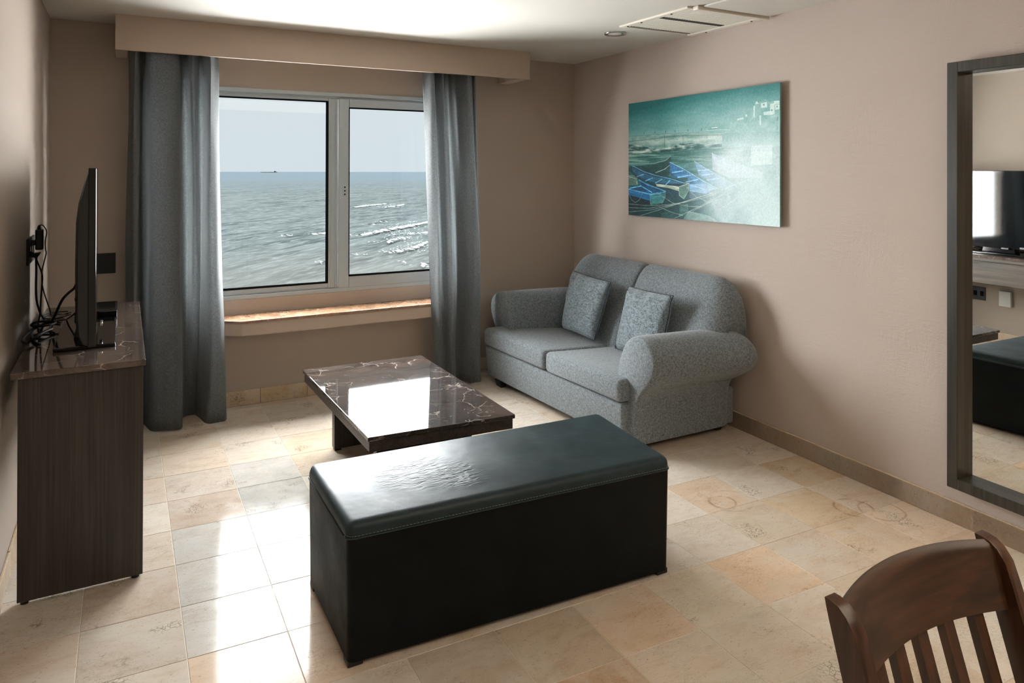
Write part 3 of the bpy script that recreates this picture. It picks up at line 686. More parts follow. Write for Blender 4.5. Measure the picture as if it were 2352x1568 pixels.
bm = bmesh.new(); N1, N2 = 36, 18; rows = []
def bil(q, u, v):
    a = Vector(q[0]).lerp(Vector(q[1]), u); b = Vector(q[3]).lerp(Vector(q[2]), u); return a.lerp(b, v)
bm_prism(bm, [(p[0], p[1], .402) for p in Q], [(p[0], p[1], .452) for p in Q])
bmesh.ops.bevel(bm, geom=[e for e in bm.edges if max(v.co.z for v in e.verts) > .43], offset=.030, segments=5, affect='EDGES', profile=0.5)
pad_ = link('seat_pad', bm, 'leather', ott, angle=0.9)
def round_loop(q, rad, z, n=6):
    out = []
    for k in range(4):
        p = Vector(q[k]); a = (Vector(q[k - 1]) - p).normalized(); b = (Vector(q[(k + 1) % 4]) - p).normalized()
        p0, p2 = p + a * rad, p + b * rad
        for t in range(n + 1):
            t = t / n; w = (1 - t) ** 2, 2 * t * (1 - t), t * t
            c = p0 * w[0] + p * w[1] + p2 * w[2]; out.append(Vector((c.x, c.y, z)))
    return out
lp_ = round_loop(inset(Q, -.0012), .032, .404); lp_.append(lp_[0].copy())
link('piping', tube(lp_, .0028, 6), 'leather', pad_, smooth=True)
bm = bmesh.new(); lp_ = round_loop(inset(Q, -.0004), .031, .411); lp_.append(lp_[0].copy())
for a3, b3 in zip(lp_, lp_[1:]):
    n = max(1, int((b3 - a3).length / .012))
    for k in range(n):
        bm_tube(bm, [a3.lerp(b3, (k + .15) / n), a3.lerp(b3, (k + .8) / n)], .0009, 4)
stt = link('stitching', bm, 'thread', pad_); stt['kind'] = 'stuff'
for u, v in ((.02, .06), (.98, .06), (.98, .94), (.02, .94)):
    p = bil(qb, u, v); link('foot', box(p.x - .025, p.x + .025, p.y - .025, p.y + .025, 0, .02, .003), 'black', ott)

# ---------------------------------------------------------------- coffee table
tab = thing('coffee_table', 'low coffee table with dark marble top between ottoman and window', 'coffee table')
TQ = [(0.921, 2.978), (1.618, 2.936), (1.622, 4.152), (0.902, 4.166)]
link('marble_top', prism(TQ, .381, .400, .003, 2), 'table_marble', tab)
bm = prism(inset(TQ, .008), .332, .381, .002, 1); link('apron', bm, 'table_wood', tab)
link('leg_panel', box(1.018, 1.50, 3.905, 3.955, .012, .333, .0015, 1), 'table_wood_x', tab)
link('leg_panel', box(1.018, 1.50, 3.16, 3.21, .012, .333, .0015, 1), 'table_wood_x', tab)
link('stretcher', box(1.235, 1.285, 3.21, 3.905, .18, .30, .0015, 1), 'table_wood', tab)
for fx_, fy in ((1.04, 3.93), (1.48, 3.93), (1.04, 3.185), (1.48, 3.185)):
    link('foot', box(fx_ - .018, fx_ + .018, fy - .02, fy + .02, 0, .014, .002), 'black', tab)

# ---------------------------------------------------------------- sofa
sofa = thing('loveseat_sofa', 'grey two-seat fabric sofa with rolled arms against the right wall', 'sofa')
link('base', bm_prism(bmesh.new(), [(2.405, 3.14, .048), (3.19, 3.09, .048), (3.17, 4.66, .048), (2.335, 4.665, .048)], [(2.392, 3.132, .268), (3.19, 3.09, .268), (3.17, 4.665, .268), (2.315, 4.668, .268)], .018, 3), 'sofa', sofa, angle=0.8)
for fx_, fy in ((2.375, 4.52), (2.45, 3.24), (3.12, 3.18), (3.1, 4.55)):
    link('foot', bm_prism(bmesh.new(), [(fx_ - .02, fy - .035, 0), (fx_ + .02, fy - .035, 0), (fx_ + .02, fy + .035, 0), (fx_ - .02, fy + .035, 0)], [(fx_ - .03, fy - .045, .05), (fx_ + .03, fy - .045, .05), (fx_ + .03, fy + .045, .05), (fx_ - .03, fy + .045, .05)], .003, 1), 'black', sofa)
ARM = [(.0, .05), (.0, .30), (.008, .44), (.035, .525), (.08, .60), (.145, .640), (.21, .642), (.275, .618), (.322, .570), (.335, .510), (.318, .455), (.285, .405), (.247, .365), (.213, .325), (.188, .275), (.178, .20), (.175, .05)]
def arm(inner, sgn):
    base = smooth_pts([(o, z, 0) for o, z in ARM[1:-1]], 4)
    pr = [Vector((0, .05, 0))] + base + [Vector((.175, .05, 0))]
    rings = []
    for x, grow, flare, inner_add in ((2.442, -.022, 0, .002), (2.449, -.010, 0, 0), (2.462, -.002, 0, 0), (2.478, 0, 0, 0), (2.65, 0, .01, 0), (2.85, 0, .035, .0), (3.02, .0, .062, .0), (3.10, -.004, .075, .0), (3.135, -.018, .075, .0), (3.15, -.04, .07, .0)):
        r = []
        for p in pr:
            o, z = p.x, p.y
            cx_, cz_ = (.20, .52) if z > .40 else (.0875, z)
            d = Vector((o - cx_, z - cz_)); L = d.length
            if L > 1e-5: d = d * ((L + grow) / L)
            o2, z2 = cx_ + d.x, cz_ + d.y
            if z > .36: o2 += flare * max(0, (o - .1) / .24) * min(1, (z - .36) / .08); z2 -= flare * .22
            r.append((x, inner + sgn * o2, z2))
        rings.append(r)
    return loft(rings)
link('arm', arm(3.252, -1), 'sofa', sofa, angle=0.9)
link('arm', arm(4.502, 1), 'sofa', sofa, angle=0.9)
def seat_cushion(poly):
    def zt(p): return .398 - .040 * (p[0] - 2.31)
    bm = prism(poly, .272, zt, .030, 4)
    for v in bm.verts:
        if v.co.z > .36: v.co.z += .012 * math.sin(min(1, max(0, (v.co.x - 2.3) / .55)) * math.pi)
    return link('seat_cushion', bm, 'sofa', sofa, angle=0.9)
seat_cushion([(2.376, 3.136), (2.480, 3.130), (2.482, 3.256), (2.95, 3.262), (2.95, 3.868), (2.340, 3.868)])
seat_cushion([(2.338, 3.880), (2.95, 3.880), (2.95, 4.498), (2.465, 4.498), (2.463, 4.665), (2.304, 4.668)])
BP = [(2.84, .30), (2.855, .42), (2.885, .54), (2.93, .66), (2.975, .77), (3.025, .86), (3.085, .912), (3.14, .915), (3.185, .875), (3.205, .78), (3.21, .60), (3.21, .30)]
bp = smooth_pts([(x, z, 0) for x, z in BP], 3)
def back_cushion(y_out, y_in):
    sg = 1 if y_in > y_out else -1
    W = abs(y_in - y_out); rings = []
    for t in (0, .006, .018, .036, .06, .09, .125, .17, .24, W * .45, W * .7, W - .06, W - .034, W - .016, W - .005, W):
        if t < .17: k = math.sqrt(max(0, 1 - ((.17 - t) / .17) ** 2))
        else: k = 1
        k2 = math.sqrt(max(0, 1 - ((.05 - (W - t)) / .05) ** 2)) if W - t < .05 else 1
        r = []
        for p in bp:
            x, z = p.x, p.y
            mid = 3.12
            zz = z if z < .62 else .62 + (z - .62) * (0.32 + .68 * k)
            zz = zz if z < .62 else zz - (1 - k2) * .035 * (z - .55) / .36
            xf = (0.45 + .55 * k) * (0.78 + .22 * k2)
            xx = mid + (x - mid) * (xf if x < mid else (.6 + .4 * k))
            y = y_out + sg * t
            if z < .60 and t < .13: y = y_out + sg * (t + (.13 - t) * min(1, (.60 - z) / .16))
            r.append((xx, y, zz))
        rings.append(r)
    return link('back_cushion', loft(rings), 'sofa', sofa, angle=1.1)
back_cushion(2.985, 3.795)
back_cushion(4.60, 3.80)

# scatter cushions
def pillow(label, TL, TR, BR, BL, th, nrm):
    r = thing('scatter_cushion', label, 'cushion', group='scatter cushions on the sofa')
    TL, TR, BR, BL = map(Vector, (TL, TR, BR, BL)); n = Vector(nrm).normalized(); N = 18
    bm = bmesh.new(); fr, bk = [], []
    for j in range(N + 1):
        a, b = [], []
        for i in range(N + 1):
            u, v = i / N, j / N
            pin = 0.030
            uu = u + pin * (0.5 - u) * 2 * (math.sin(math.pi * v) ** 1.0) * 0.5; vv = v + pin * (0.5 - v) * 2 * math.sin(math.pi * u) * 0.5
            p = TL.lerp(TR, uu).lerp(BL.lerp(BR, uu), vv)
            h = (max(0, 1 - abs(2 * u - 1) ** 3.0) * max(0, 1 - abs(2 * v - 1) ** 3.0)) ** 0.45
            h *= 1 + 0.10 * math.sin(u * 23 + v * 7) * math.exp(-((v - .06) / .10) ** 2)
            wr = .010 * math.sin(u * 19 + 1.3) * math.exp(-((v - .12) / .10) ** 2)
            a.append(bm.verts.new(p + n * (th * .5 * h + wr)))
            b.append(a[-1] if i in (0, N) or j in (0, N) else bm.verts.new(p - n * th * .5 * h))
        fr.append(a); bk.append(b)
    for j in range(N):
        for i in range(N):
            bm.faces.new((fr[j][i], fr[j + 1][i], fr[j + 1][i + 1], fr[j][i + 1]))
            q = (bk[j][i], bk[j][i + 1], bk[j + 1][i + 1], bk[j + 1][i])
            if len(set(q)) == 4: bm.faces.new(q)
    edge = [v.co.copy() for v in fr[0]] + [r_[-1].co.copy() for r_ in fr[1:]] + [v.co.copy() for v in fr[-1][::-1][1:]] + [r_[0].co.copy() for r_ in fr[::-1][1:]]
    cov_ = link('cover', bm, 'cushion', r, smooth=True)
    link('piping', tube(edge, .0035, 6), 'piping', cov_, smooth=True)
    return r
pillow('grey scatter cushion on the far seat, nearer the window curtain', (2.885, 4.36, .815), (2.845, 3.845, .805), (2.765, 3.925, .408), (2.775, 4.345, .412), .12, (-1, -.05, .28))
pillow('grey scatter cushion on the near seat, half behind the front sofa arm', (2.885, 3.70, .795), (2.865, 3.255, .805), (2.78, 3.285, .40), (2.785, 3.72, .402), .12, (-1, -.05, .28))

# ---------------------------------------------------------------- mirror on the right wall
mir = thing('wall_mirror', 'large wall mirror in a deep dark frame at the right edge', 'mirror')
MA = 0.03                                               # its hang is slightly turned against the wall
def mp(y, d): return (3.156 - MA * (1.825 - y) - d, y)   # d: distance in front of the frame's face
def mbar(y0, y1, z0, z1, d0, d1, bev=.002):
    q = [mp(y0, d0), mp(y1, d0), mp(y1, d1), mp(y0, d1)]
    return bm_prism(bmesh.new(), [(p[0], p[1], z0) for p in q], [(p[0], p[1], z1) for p in q], bev, 1)
MY0, MY1, MZ0, MZ1, FW = 0.86, 1.825, 0.176, 2.022, 0.0455
link('frame_stile', mbar(MY1 - FW, MY1, MZ0, MZ1, 0, -.062), 'frame_wood', mir)
link('frame_stile', mbar(MY0, MY0 + FW, MZ0, MZ1, 0, -.062), 'frame_wood', mir)
link('frame_rail', mbar(MY0 + FW, MY1 - FW, MZ1 - FW, MZ1, 0, -.062), 'frame_wood', mir)
link('frame_rail', mbar(MY0 + FW, MY1 - FW, MZ0, MZ0 + FW, 0, -.062), 'frame_wood', mir)
link('mirror_glass', mbar(MY0 + FW, MY1 - FW, MZ0 + FW, MZ1 - FW, -.056, -.060, 0), 'mirror', mir)

# ---------------------------------------------------------------- canvas print on the right wall
def homog(src, dst):
    A = []
    for (x, y), (u, v) in zip(src, dst):
        A += [[x, y, 1, 0, 0, 0, -u * x, -u * y, -u], [0, 0, 0, x, y, 1, -v * x, -v * y, -v]]
    return np.linalg.svd(np.array(A, float))[2][-1].reshape(3, 3)
IW, IH = 1120, 656
HM = homog([(95, 293), (1612, 82), (1603, 1487), (98, 1370)], [(0, 0), (IW, 0), (IW, IH), (0, IH)])
def hp(p):
    q = HM @ np.array([p[0], p[1], 1.0]); return (q[0] / q[2], q[1] / q[2])
img = np.zeros((IH, IW, 3)); yy, xx = np.mgrid[0:IH, 0:IW].astype(float)
rng = np.random.RandomState(11)
def vnoise(sx, sy, octs=4):
    out = np.zeros((IH, IW)); amp = 1.0; tot = 0
    for o in range(octs):
        gx, gy = max(2, int(IW / sx)) + 2, max(2, int(IH / sy)) + 2
        g = rng.rand(gy, gx); px = xx / sx; py = yy / sy
        px = np.clip(px, 0, gx - 1.001); py = np.clip(py, 0, gy - 1.001)
        ix, iy = px.astype(int), py.astype(int); fx_, fy = px - ix, py - iy
        ix1, iy1 = np.minimum(ix + 1, gx - 1), np.minimum(iy + 1, gy - 1)
        out += amp * ((g[iy, ix] * (1 - fx_) + g[iy, ix1] * fx_) * (1 - fy) + (g[iy1, ix] * (1 - fx_) + g[iy1, ix1] * fx_) * fy)
        tot += amp; amp *= 0.55; sx /= 2; sy /= 2
    return out / tot
def pmask(pts):
    P = [hp(p) for p in pts]; m = np.zeros((IH, IW), bool)
    for (x0, y0), (x1, y1) in zip(P, P[1:] + P[:1]):
        if y0 == y1: continue
        c = ((yy < y0) != (yy < y1)) & (xx < (x1 - x0) * (yy - y0) / (y1 - y0) + x0); m ^= c
    return m
def fill(pts, col, a=1.0):
    m = pmask(pts) if not isinstance(pts, np.ndarray) else pts
    img[m] = img[m] * (1 - a) + np.array(col) * a
def line(pts, col, w=1.6, a=1.0):
    P = [hp(p) for p in pts]; d = np.full((IH, IW), 1e9)
    for (x0, y0), (x1, y1) in zip(P, P[1:]):
        L2 = (x1 - x0) ** 2 + (y1 - y0) ** 2 + 1e-9
        t = np.clip(((xx - x0) * (x1 - x0) + (yy - y0) * (y1 - y0)) / L2, 0, 1)
        d = np.minimum(d, np.hypot(xx - x0 - t * (x1 - x0), yy - y0 - t * (y1 - y0)))
    k = np.clip(w / 2 + .5 - d, 0, 1)[..., None] * a
    img[:] = img * (1 - k) + np.array(col) * k
def mixc(a, b, t): return np.array(a) * (1 - t[..., None]) + np.array(b) * t[..., None]
u, v = xx / IW, yy / IH
# sky, dark at the top left, pale at the horizon
t = np.clip((v / .46) ** .72 + (vnoise(300, 60) - .5) * .5 - .25 * np.clip(.35 - u, 0, 1) / .35, 0, 1)
img[:] = mixc((16, 100, 100), (178, 208, 202), t)
# water and quay below the horizon
wz = np.clip((v - .44) / .56, 0, 1); n1 = vnoise(160, 14, 5)
img[v > .44] = mixc((52, 112, 108), (14, 66, 70), np.clip(wz * 1.5, 0, 1))[v > .44]
band = (v > .45) & (v < .80); img[band] += ((n1 - .5) * 150 * np.clip(1 - wz, 0, 1))[band][:, None]
fill([(95, 606), (560, 575), (1050, 552), (1606, 520), (1606, 900), (95, 900)], (70, 130, 124), .55)
qm = pmask([(95, 612), (560, 582), (900, 562), (1030, 560), (1036, 690), (800, 692), (560, 706), (95, 748)])
img[qm] = mixc((96, 140, 132), (196, 212, 202), np.clip((vnoise(90, 26, 5) - .3) * 1.9, 0, 1))[qm]
line([(95, 660), (300, 638), (560, 606), (880, 596), (1030, 590)], (44, 92, 88), 3, .7)
for x in (455, 640, 880): line([(x, 600), (x + 4, 720)], (50, 95, 90), 4 if x == 455 else 2, .7)
rk = pmask([(95, 690), (200, 690), (330, 730), (480, 720), (600, 680), (760, 670), (860, 690), (1030, 680), (1030, 720), (560, 770), (95, 800)])
img[rk] = mixc((20, 70, 68), (190, 204, 192), np.clip((vnoise(60, 12, 5) - .38) * 3.2, 0, 1))[rk]
rk = pmask([(95, 780), (560, 752), (1100, 700), (1320, 700), (1320, 860), (560, 870), (95, 880)])
img[rk] = mixc((30, 88, 84), (140, 172, 160), np.clip((vnoise(120, 7, 5) - .36) * 2.4, 0, 1))[rk]
for x in (250, 360, 468, 560, 690, 826): line([(x, 586 - (x - 250) * .06), (x, 566 - (x - 250) * .06)], (30, 70, 70), 3)
# hill town
hill = pmask([(880, 548), (945, 522), (985, 540), (1050, 520), (1105, 500), (1108, 466), (1170, 458), (1172, 428), (1188, 440), (1240, 425), (1270, 395), (1285, 400), (1292, 360), (1318, 320), (1345, 310), (1362, 280), (1370, 262), (1380, 288), (1420, 270), (1460, 242), (1505, 272), (1545, 258), (1608, 262), (1608, 560), (880, 580)])
img[hill] = mixc((96, 156, 150), (150, 190, 182), np.clip((vnoise(40, 30, 4) - .3) * 1.8, 0, 1))[hill]
for q in ([(1362, 290), (1380, 262), (1398, 290)], [(1420, 285), (1480, 272), (1482, 325), (1422, 330)], [(1510, 290), (1555, 284), (1556, 390), (1512, 395)], [(1550, 264), (1604, 258), (1604, 290), (1552, 296)], [(1345, 310), (1358, 308), (1358, 420), (1346, 420)], [(1445, 370), (1540, 360), (1540, 398), (1448, 402)], [(1185, 436), (1245, 420), (1246, 440), (1186, 452)], [(1262, 398), (1282, 392), (1282, 415), (1264, 418)], [(1404, 404), (1420, 402), (1420, 498), (1406, 498)], [(1560, 300), (1604, 296), (1604, 345), (1562, 350)]):
    fill(q, (208, 226, 218), .85)
for q in ([(1440, 292), (1456, 289), (1456, 306), (1440, 308)], [(1522, 345), (1534, 343), (1534, 362), (1522, 364)], [(1575, 310), (1586, 308), (1586, 326), (1575, 328)], [(1578, 420), (1592, 418), (1592, 460), (1578, 462)], [(1576, 505), (1586, 505), (1586, 548), (1576, 548)]): fill(q, (62, 120, 118), .8)
fill([(880, 546), (940, 520), (985, 520), (1000, 545)], (86, 140, 136), .9)
line([(930, 525), (985, 520)], (215, 226, 220), 4); line([(880, 550), (1000, 540), (1110, 545)], (200, 216, 210), 3, .7)
# white house on the right bank
fill([(1318, 700), (1530, 690), (1532, 880), (1320, 890)], (208, 222, 216), .7); line([(1318, 752), (1530, 745)], (120, 160, 154), 3, .6)
# boats, back to front
def boat(gun, hull, inner, hull_c, in_c, rim_c, thwarts=(), ribs=True, stern=None, stern_c=(92, 140, 130)):
    fill(hull, hull_c); fill(inner, in_c)
    line(list(gun), rim_c, 4.5)
    for a, b_ in thwarts: line([a, b_], tuple(min(255, c * 1.12) for c in rim_c), 5.5)
    if stern: fill(stern, stern_c); line(stern + stern[:1], (188, 206, 194), 2.2)
fill([(95, 905), (360, 880), (470, 850), (520, 800), (522, 900), (500, 1000), (300, 990), (95, 950)], (20, 66, 64)); line([(95, 880), (360, 868), (470, 838), (520, 798)], (120, 158, 146), 4); line([(350, 968), (460, 925), (515, 880)], (150, 180, 164), 4)
boat([(930, 770), (990, 835), (1080, 880), (1290, 930), (1440, 965)], [(930, 770), (1440, 960), (1420, 1010), (1100, 1010), (935, 930)], [(935, 790), (1080, 880), (1400, 960), (1150, 980), (960, 880)], (150, 172, 190), (178, 196, 214), (186, 204, 218))
boat([(755, 850), (860, 915), (990, 985), (1120, 1060), (1180, 1090)], [(755, 850), (1180, 1090), (1100, 1130), (1000, 1100), (800, 990)], [(760, 862), (900, 945), (1100, 1060), (960, 1060), (800, 975)], (66, 116, 160), (92, 146, 190), (140, 186, 214), [((790, 940), (900, 930)), ((830, 985), (945, 970)), ((880, 1030), (1000, 1015))])
boat([(508, 858), (640, 920), (735, 975), (850, 1045), (990, 1115)], [(505, 860), (990, 1112), (900, 1160), (705, 1120), (690, 1010), (560, 1010), (510, 960)], [(510, 868), (700, 960), (930, 1098), (780, 1075), (700, 1000), (590, 1010), (525, 960)], (40, 96, 150), (44, 112, 168), (120, 184, 214), [((530, 960), (650, 940)), ((590, 1005), (735, 980)), ((650, 1055), (790, 1025))])
fill([(704, 1075), (860, 1065), (960, 1110), (870, 1165), (706, 1140)], (104, 160, 200)); line([(704, 1075), (880, 1130), (985, 1112)], (160, 204, 226), 3)
fill([(704, 1140), (870, 1165), (960, 1115), (960, 1190), (760, 1230), (704, 1200)], (52, 88, 110), .8)
boat([(125, 890), (250, 950), (360, 985), (520, 1020), (650, 1060), (705, 1062)], [(120, 890), (705, 1060), (700, 1120), (640, 1215), (480, 1190), (330, 1120), (180, 1020), (130, 970)], [(130, 905), (300, 985), (520, 1030), (640, 1065), (450, 1068), (300, 1040), (190, 1000), (140, 950)], (16, 58, 72), (34, 92, 120), (96, 160, 196), [((180, 1000), (250, 975)), ((265, 1040), (340, 1010)), ((365, 1060), (430, 1025)), ((470, 1075), (510, 1035))], stern=[(600, 1100), (700, 1062), (695, 1135), (650, 1215), (605, 1180)], stern_c=(70, 116, 104))
fill([(370, 1072), (600, 1100), (604, 1140), (480, 1105), (380, 1092)], (176, 190, 172)); line([(370, 1070), (600, 1098), (704, 1062)], (196, 206, 188), 4)
fill([(95, 985), (150, 985), (190, 1020), (190, 1085), (95, 1080)], (84, 118, 108)); line([(100, 1000), (170, 1020), (185, 1070)], (160, 184, 168), 3)
boat([(200, 1030), (280, 1075), (370, 1105), (470, 1140)], [(95, 1110), (215, 1080), (200, 1030), (470, 1140), (465, 1185), (400, 1300), (330, 1300), (310, 1230), (95, 1175)], [(95, 1115), (220, 1085), (215, 1050), (450, 1140), (320, 1160), (110, 1125)], (24, 104, 158), (20, 74, 110), (90, 176, 220), [((110, 1112), (220, 1090)), ((215, 1085), (330, 1150))], stern=[(312, 1175), (402, 1160), (468, 1140), (462, 1200), (420, 1290), (345, 1308), (318, 1270)], stern_c=(60, 128, 128))
fill([(98, 1175), (310, 1232), (325, 1300), (250, 1320), (98, 1310)], (8, 40, 48))
line([(95, 1120), (310, 1168), (402, 1160), (470, 1140)], (96, 184, 222), 5)
for k in range(9): line([(232 + k * 25, 1062 + k * 9.5), (232 + k * 25, 1098 + k * 8)], (14, 62, 96), 3)
for k in range(9): line([(150 + k * 24, 915 + k * 10), (152 + k * 24, 945 + k * 9)], (18, 66, 98), 3)
for k in range(8): line([(540 + k * 26, 885 + k * 12), (542 + k * 26, 915 + k * 11)], (22, 74, 120), 3)
fill([(98, 1310), (700, 1210), (960, 1180), (900, 1330), (500, 1400), (98, 1365)], (10, 52, 56), .85)
fill([(610, 1270), (690, 1260), (700, 1370), (600, 1390)], (54, 104, 100), .7); fill([(420, 1350), (540, 1330), (600, 1400), (430, 1392)], (40, 86, 84), .6)
fill([(700, 1330), (900, 1375), (1000, 1440), (640, 1412)], (150, 180, 172), .6)
for q in ([(100, 1165), (130, 1225), (165, 1250), (205, 1225), (240, 1150)], [(98, 1262), (250, 1276), (420, 1275), (640, 1252), (900, 1190), (1150, 1080), (1400, 985)], [(98, 1298), (300, 1305), (560, 1268), (820, 1190)], [(98, 1340), (330, 1320), (640, 1248), (1000, 1140)], [(220, 1375), (500, 1290), (800, 1200), (1100, 1095), (1340, 1015)], [(560, 1400), (800, 1290), (1060, 1160)], [(740, 1330), (900, 1250), (1100, 1190)], [(415, 1175), (540, 1255), (700, 1285), (830, 1290)], [(680, 1100), (760, 1185), (880, 1240)], [(400, 1290), (520, 1340), (640, 1375)], [(1030, 1300), (1200, 1190), (1400, 1030)]): line(q, (190, 206, 192), 2, .8)
for k in range(26):
    a = rng.uniform(700, 1200), rng.uniform(1080, 1330); line([a, (a[0] + rng.uniform(120, 320), a[1] - rng.uniform(50, 150))], (196, 214, 206), 1.2, .35)
for k in range(7): line([(110, 1128 + k * 7), (312, 1178 + k * 8), (402, 1172 + k * 10), (466, 1150 + k * 9)], (14, 80, 128) if k % 2 else (40, 128, 178), 1.2, .6)
for k in range(6): line([(380, 1100 + k * 16), (600, 1126 + k * 14)], (14, 50, 62), 1.4, .7)
for k in range(7): line([(712, 1142 + k * 10), (868, 1170 + k * 9), (958, 1122 + k * 10)], (70, 112, 142), 1.2, .6)
for k in range(5): line([(960, 800 + k * 26), (1110, 880 + k * 24), (1400, 962 + k * 10)], (150, 172, 186), 1.4, .6)
low = v > .55
img[low] = img[low] * (1 + (vnoise(26, 10, 4) - .5)[low][:, None] * .7)
for k in range(60):
    a = rng.uniform(100, 620), rng.uniform(1000, 1160); line([a, (a[0] + rng.uniform(8, 26), a[1] + rng.uniform(-6, 8))], (150, 196, 206), 1.2, .5)
house = pmask([(1320, 755), (1530, 748), (1532, 880), (1322, 890)])
# white mist over the right of the print
mx, my = hp((1230, 1120)); g1 = np.exp(-(((xx - mx) / (IW * .27)) ** 2 + ((yy - my) / (IH * .36)) ** 2))
mx, my = hp((1480, 1330)); g2 = np.exp(-(((xx - mx) / (IW * .30)) ** 2 + ((yy - my) / (IH * .34)) ** 2))
mx, my = hp((1400, 700)); g3 = np.exp(-(((xx - mx) / (IW * .28)) ** 2 + ((yy - my) / (IH * .30)) ** 2))
fog = np.clip(1.08 * g1 + .72 * g2 + .30 * g3, 0, .90) * np.clip(.93 + (vnoise(140, 140) - .5) * .6, 0, 1)
img[:] = mixc((0, 0, 0), (0, 0, 0), fog * 0) + img * (1 - fog[..., None]) + np.array((224, 238, 240)) * fog[..., None]
img[house] = img[house] * .45 + np.array((228, 240, 238)) * .55
tint = np.clip((u - .62) / .38, 0, 1) * np.clip((v - .25) / .4, 0, 1) * .5
img[:] = img * (1 - .5 * tint[..., None]) + np.array((186, 222, 214)) * .5 * tint[..., None]
img += (vnoise(5, 5, 2) - .5)[..., None] * 26 + rng.normal(0, 4, (IH, IW, 1))
img = np.clip(img, 0, 255) / 255
buf = np.ones((IH, IW, 4), np.float32); buf[..., :3] = img[::-1]
im = bpy.data.images.new('harbour print', IW, IH, alpha=False); im.pixels.foreach_set(buf.ravel()); im.update(); im.pack()
pt = NT('printed canvas'); uvn = pt.n('UVMap'); uvn.uv_map = 'UVMap'
ti = pt.n('TexImage', {'Vector': uvn.outputs[0]}); ti.image = im
pt.bsdf(ti.outputs[0], 0.55, normal=pt.bump(pt.noise(pt.coords(), 500, 2), 0.1, .001), **{'Specular IOR Level': 0.3})
pic = thing('canvas_print', 'wide teal canvas print of blue rowing boats in a misty harbour, above the sofa', 'picture')
PZ = {'a': (4.16, 1.223, 2.034), 'b': (2.769, 1.235, 2.041)}
off = 0.036
xa, xb = wall_x(PZ['a'][0]) - off, wall_x(PZ['b'][0]) - off
bm = bm_prism(bmesh.new(), [(xa, PZ['a'][0], PZ['a'][1]), (xb, PZ['b'][0], PZ['b'][1]), (xb + .011, PZ['b'][0], PZ['b'][1]), (xa + .011, PZ['a'][0], PZ['a'][1])], [(xa, PZ['a'][0], PZ['a'][2]), (xb, PZ['b'][0], PZ['b'][2]), (xb + .011, PZ['b'][0], PZ['b'][2]), (xa + .011, PZ['a'][0], PZ['a'][2])])
pp_ = link('print_panel', bm, 'canvas_side', pic)
for hy_ in (3.05, 3.9): link('hanging_cleat', box(wall_x(hy_) - off + .0105, wall_x(hy_) + .001, hy_ - .05, hy_ + .05, 1.55, 1.72), 'dark_gap', pic)
me = bpy.data.meshes.new('print'); e = .0008
me.from_pydata([(xa - e, PZ['a'][0], PZ['a'][1]), (xb - e, PZ['b'][0], PZ['b'][1]), (xb - e, PZ['b'][0], PZ['b'][2]), (xa - e, PZ['a'][0], PZ['a'][2])], [], [(0, 1, 2, 3)])
uvl = me.uv_layers.new(name='UVMap')
for li, uvc in zip(range(4), ((0, 0), (1, 0), (1, 1), (0, 1))): uvl.data[li].uv = uvc
me.materials.append(pt.m); po = bpy.data.objects.new('printed_face', me); COL.objects.link(po); po.parent = pp_

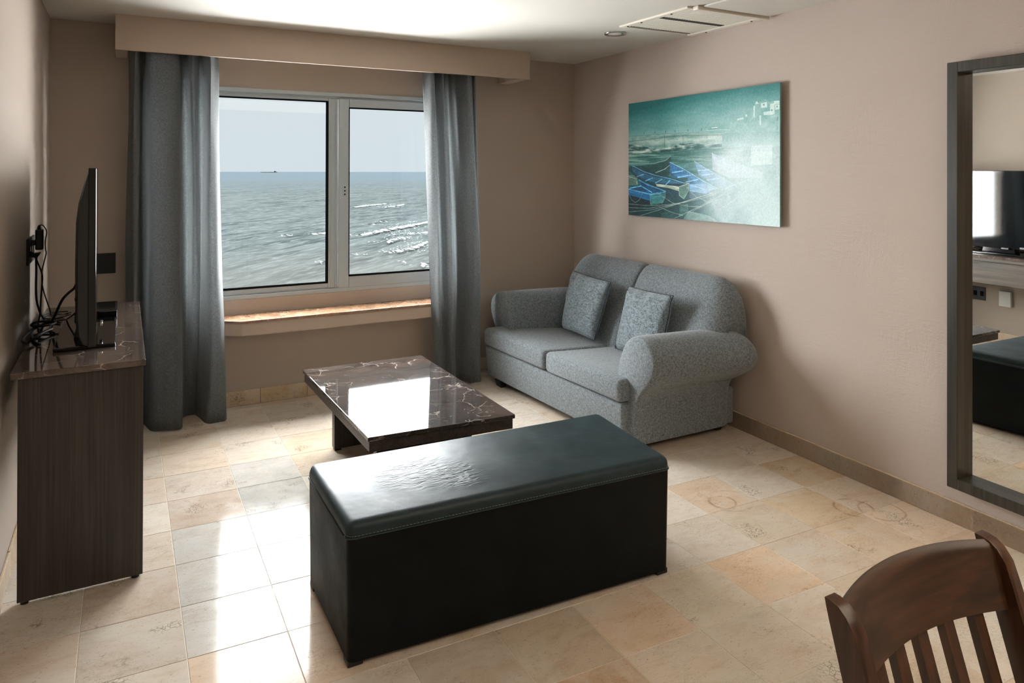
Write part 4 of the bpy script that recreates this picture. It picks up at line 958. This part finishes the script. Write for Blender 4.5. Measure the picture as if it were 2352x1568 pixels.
# ---------------------------------------------------------------- dining chair
ch = thing('dining_chair', 'brown wooden dining chair with slatted back in the bottom right corner', 'chair')
LX, RX, BY, ZT = 0.945, 1.345, 0.700, 0.905
def lean(z):                                             # the back leans away from the seat towards +y
    return BY - (ZT - z) * 0.30 if z > .45 else BY - (ZT - .45) * .30 + (.45 - z) * .12
PW, PD = 0.026, 0.044
def post(x, sg):
    rings = []
    zs_ = [0.0, .25, .45, .6, .75, .84, .875, .893, .902, .905]
    for z in zs_:
        top = max(0, (z - .86) / .045)
        d = PD; y = lean(z); yb = y + PD * (0.5 - 0.62 * top * top * .0); yf = y - PD * .5 + PD * .75 * (1 - math.sqrt(max(0, 1 - top ** 2.2)))
        w = PW * (1 - .12 * top ** 3); xc = x
        r = [(xc - w / 2, yf, z), (xc - w / 2 + .004, yf - .003 * (1 - top), z), (xc + w / 2 - .004, yf - .003 * (1 - top), z), (xc + w / 2, yf, z), (xc + w / 2, yb, z), (xc - w / 2, yb, z)]
        rings.append(r)
    return loft(rings)
link('back_post', post(LX, -1), 'chair_wood', ch, angle=0.5)
link('back_post', post(RX, 1), 'chair_wood', ch, angle=0.5)
def bow(u): return .034 * (1 - (2 * u - 1) ** 2)
rings = []
for k in range(25):
    u = k / 24; x = LX + PW / 2 - .002 + (RX - LX - PW + .004) * u; b = bow(u); cr = .006 * (1 - (2 * u - 1) ** 2)
    r = []
    for dy, z in ((-.004, .800), (.016, .800), (.020, .84), (.020, .880), (.014, .897 + cr), (.006, .902 + cr), (-.002, .898 + cr), (-.007, .884 + cr), (-.006, .85)):
        r.append((x, lean(z) + dy + b, z))
    rings.append(r)
link('top_rail', loft(rings), 'rail_wood', ch, angle=0.7)
for k in range(5):
    u = (k + 1) / 6; x = LX + (RX - LX) * u; rings = []
    for z, s in ((.49, .35), (.60, .75), (.70, .95), (.803, 1.0)):
        y = lean(z) + bow(u) * s + .007
        w, d = .0125, .008
        rings.append([(x - w, y - d, z), (x + w, y - d, z), (x + w, y + d, z), (x - w, y + d, z)])
    link('back_slat', loft(rings), 'chair_wood', ch)
link('lower_rail', box(LX + .012, RX - .012, lean(.47) - .012, lean(.47) + .014, .46, .50, .004), 'rail_wood', ch)
link('seat', bm_prism(bmesh.new(), [(LX - .03, .13, .43), (RX + .03, .13, .43), (RX - .01, .56, .43), (LX + .01, .56, .43)], [(LX - .03, .13, .455), (RX + .03, .13, .455), (RX - .01, .56, .455), (LX + .01, .56, .455)], .008, 3), 'rail_wood', ch)
for x in (LX - .005, RX + .005): link('front_leg', box(x - .02, x + .02, .15, .19, 0, .431, .004), 'chair_wood', ch)
for x in (LX, RX): link('side_stretcher', box(x - .01, x + .01, .19, .575, .18, .21, .003), 'chair_wood', ch)
link('seat_apron', box(LX + .014, RX - .014, .155, .177, .37, .431, .003), 'rail_wood', ch)
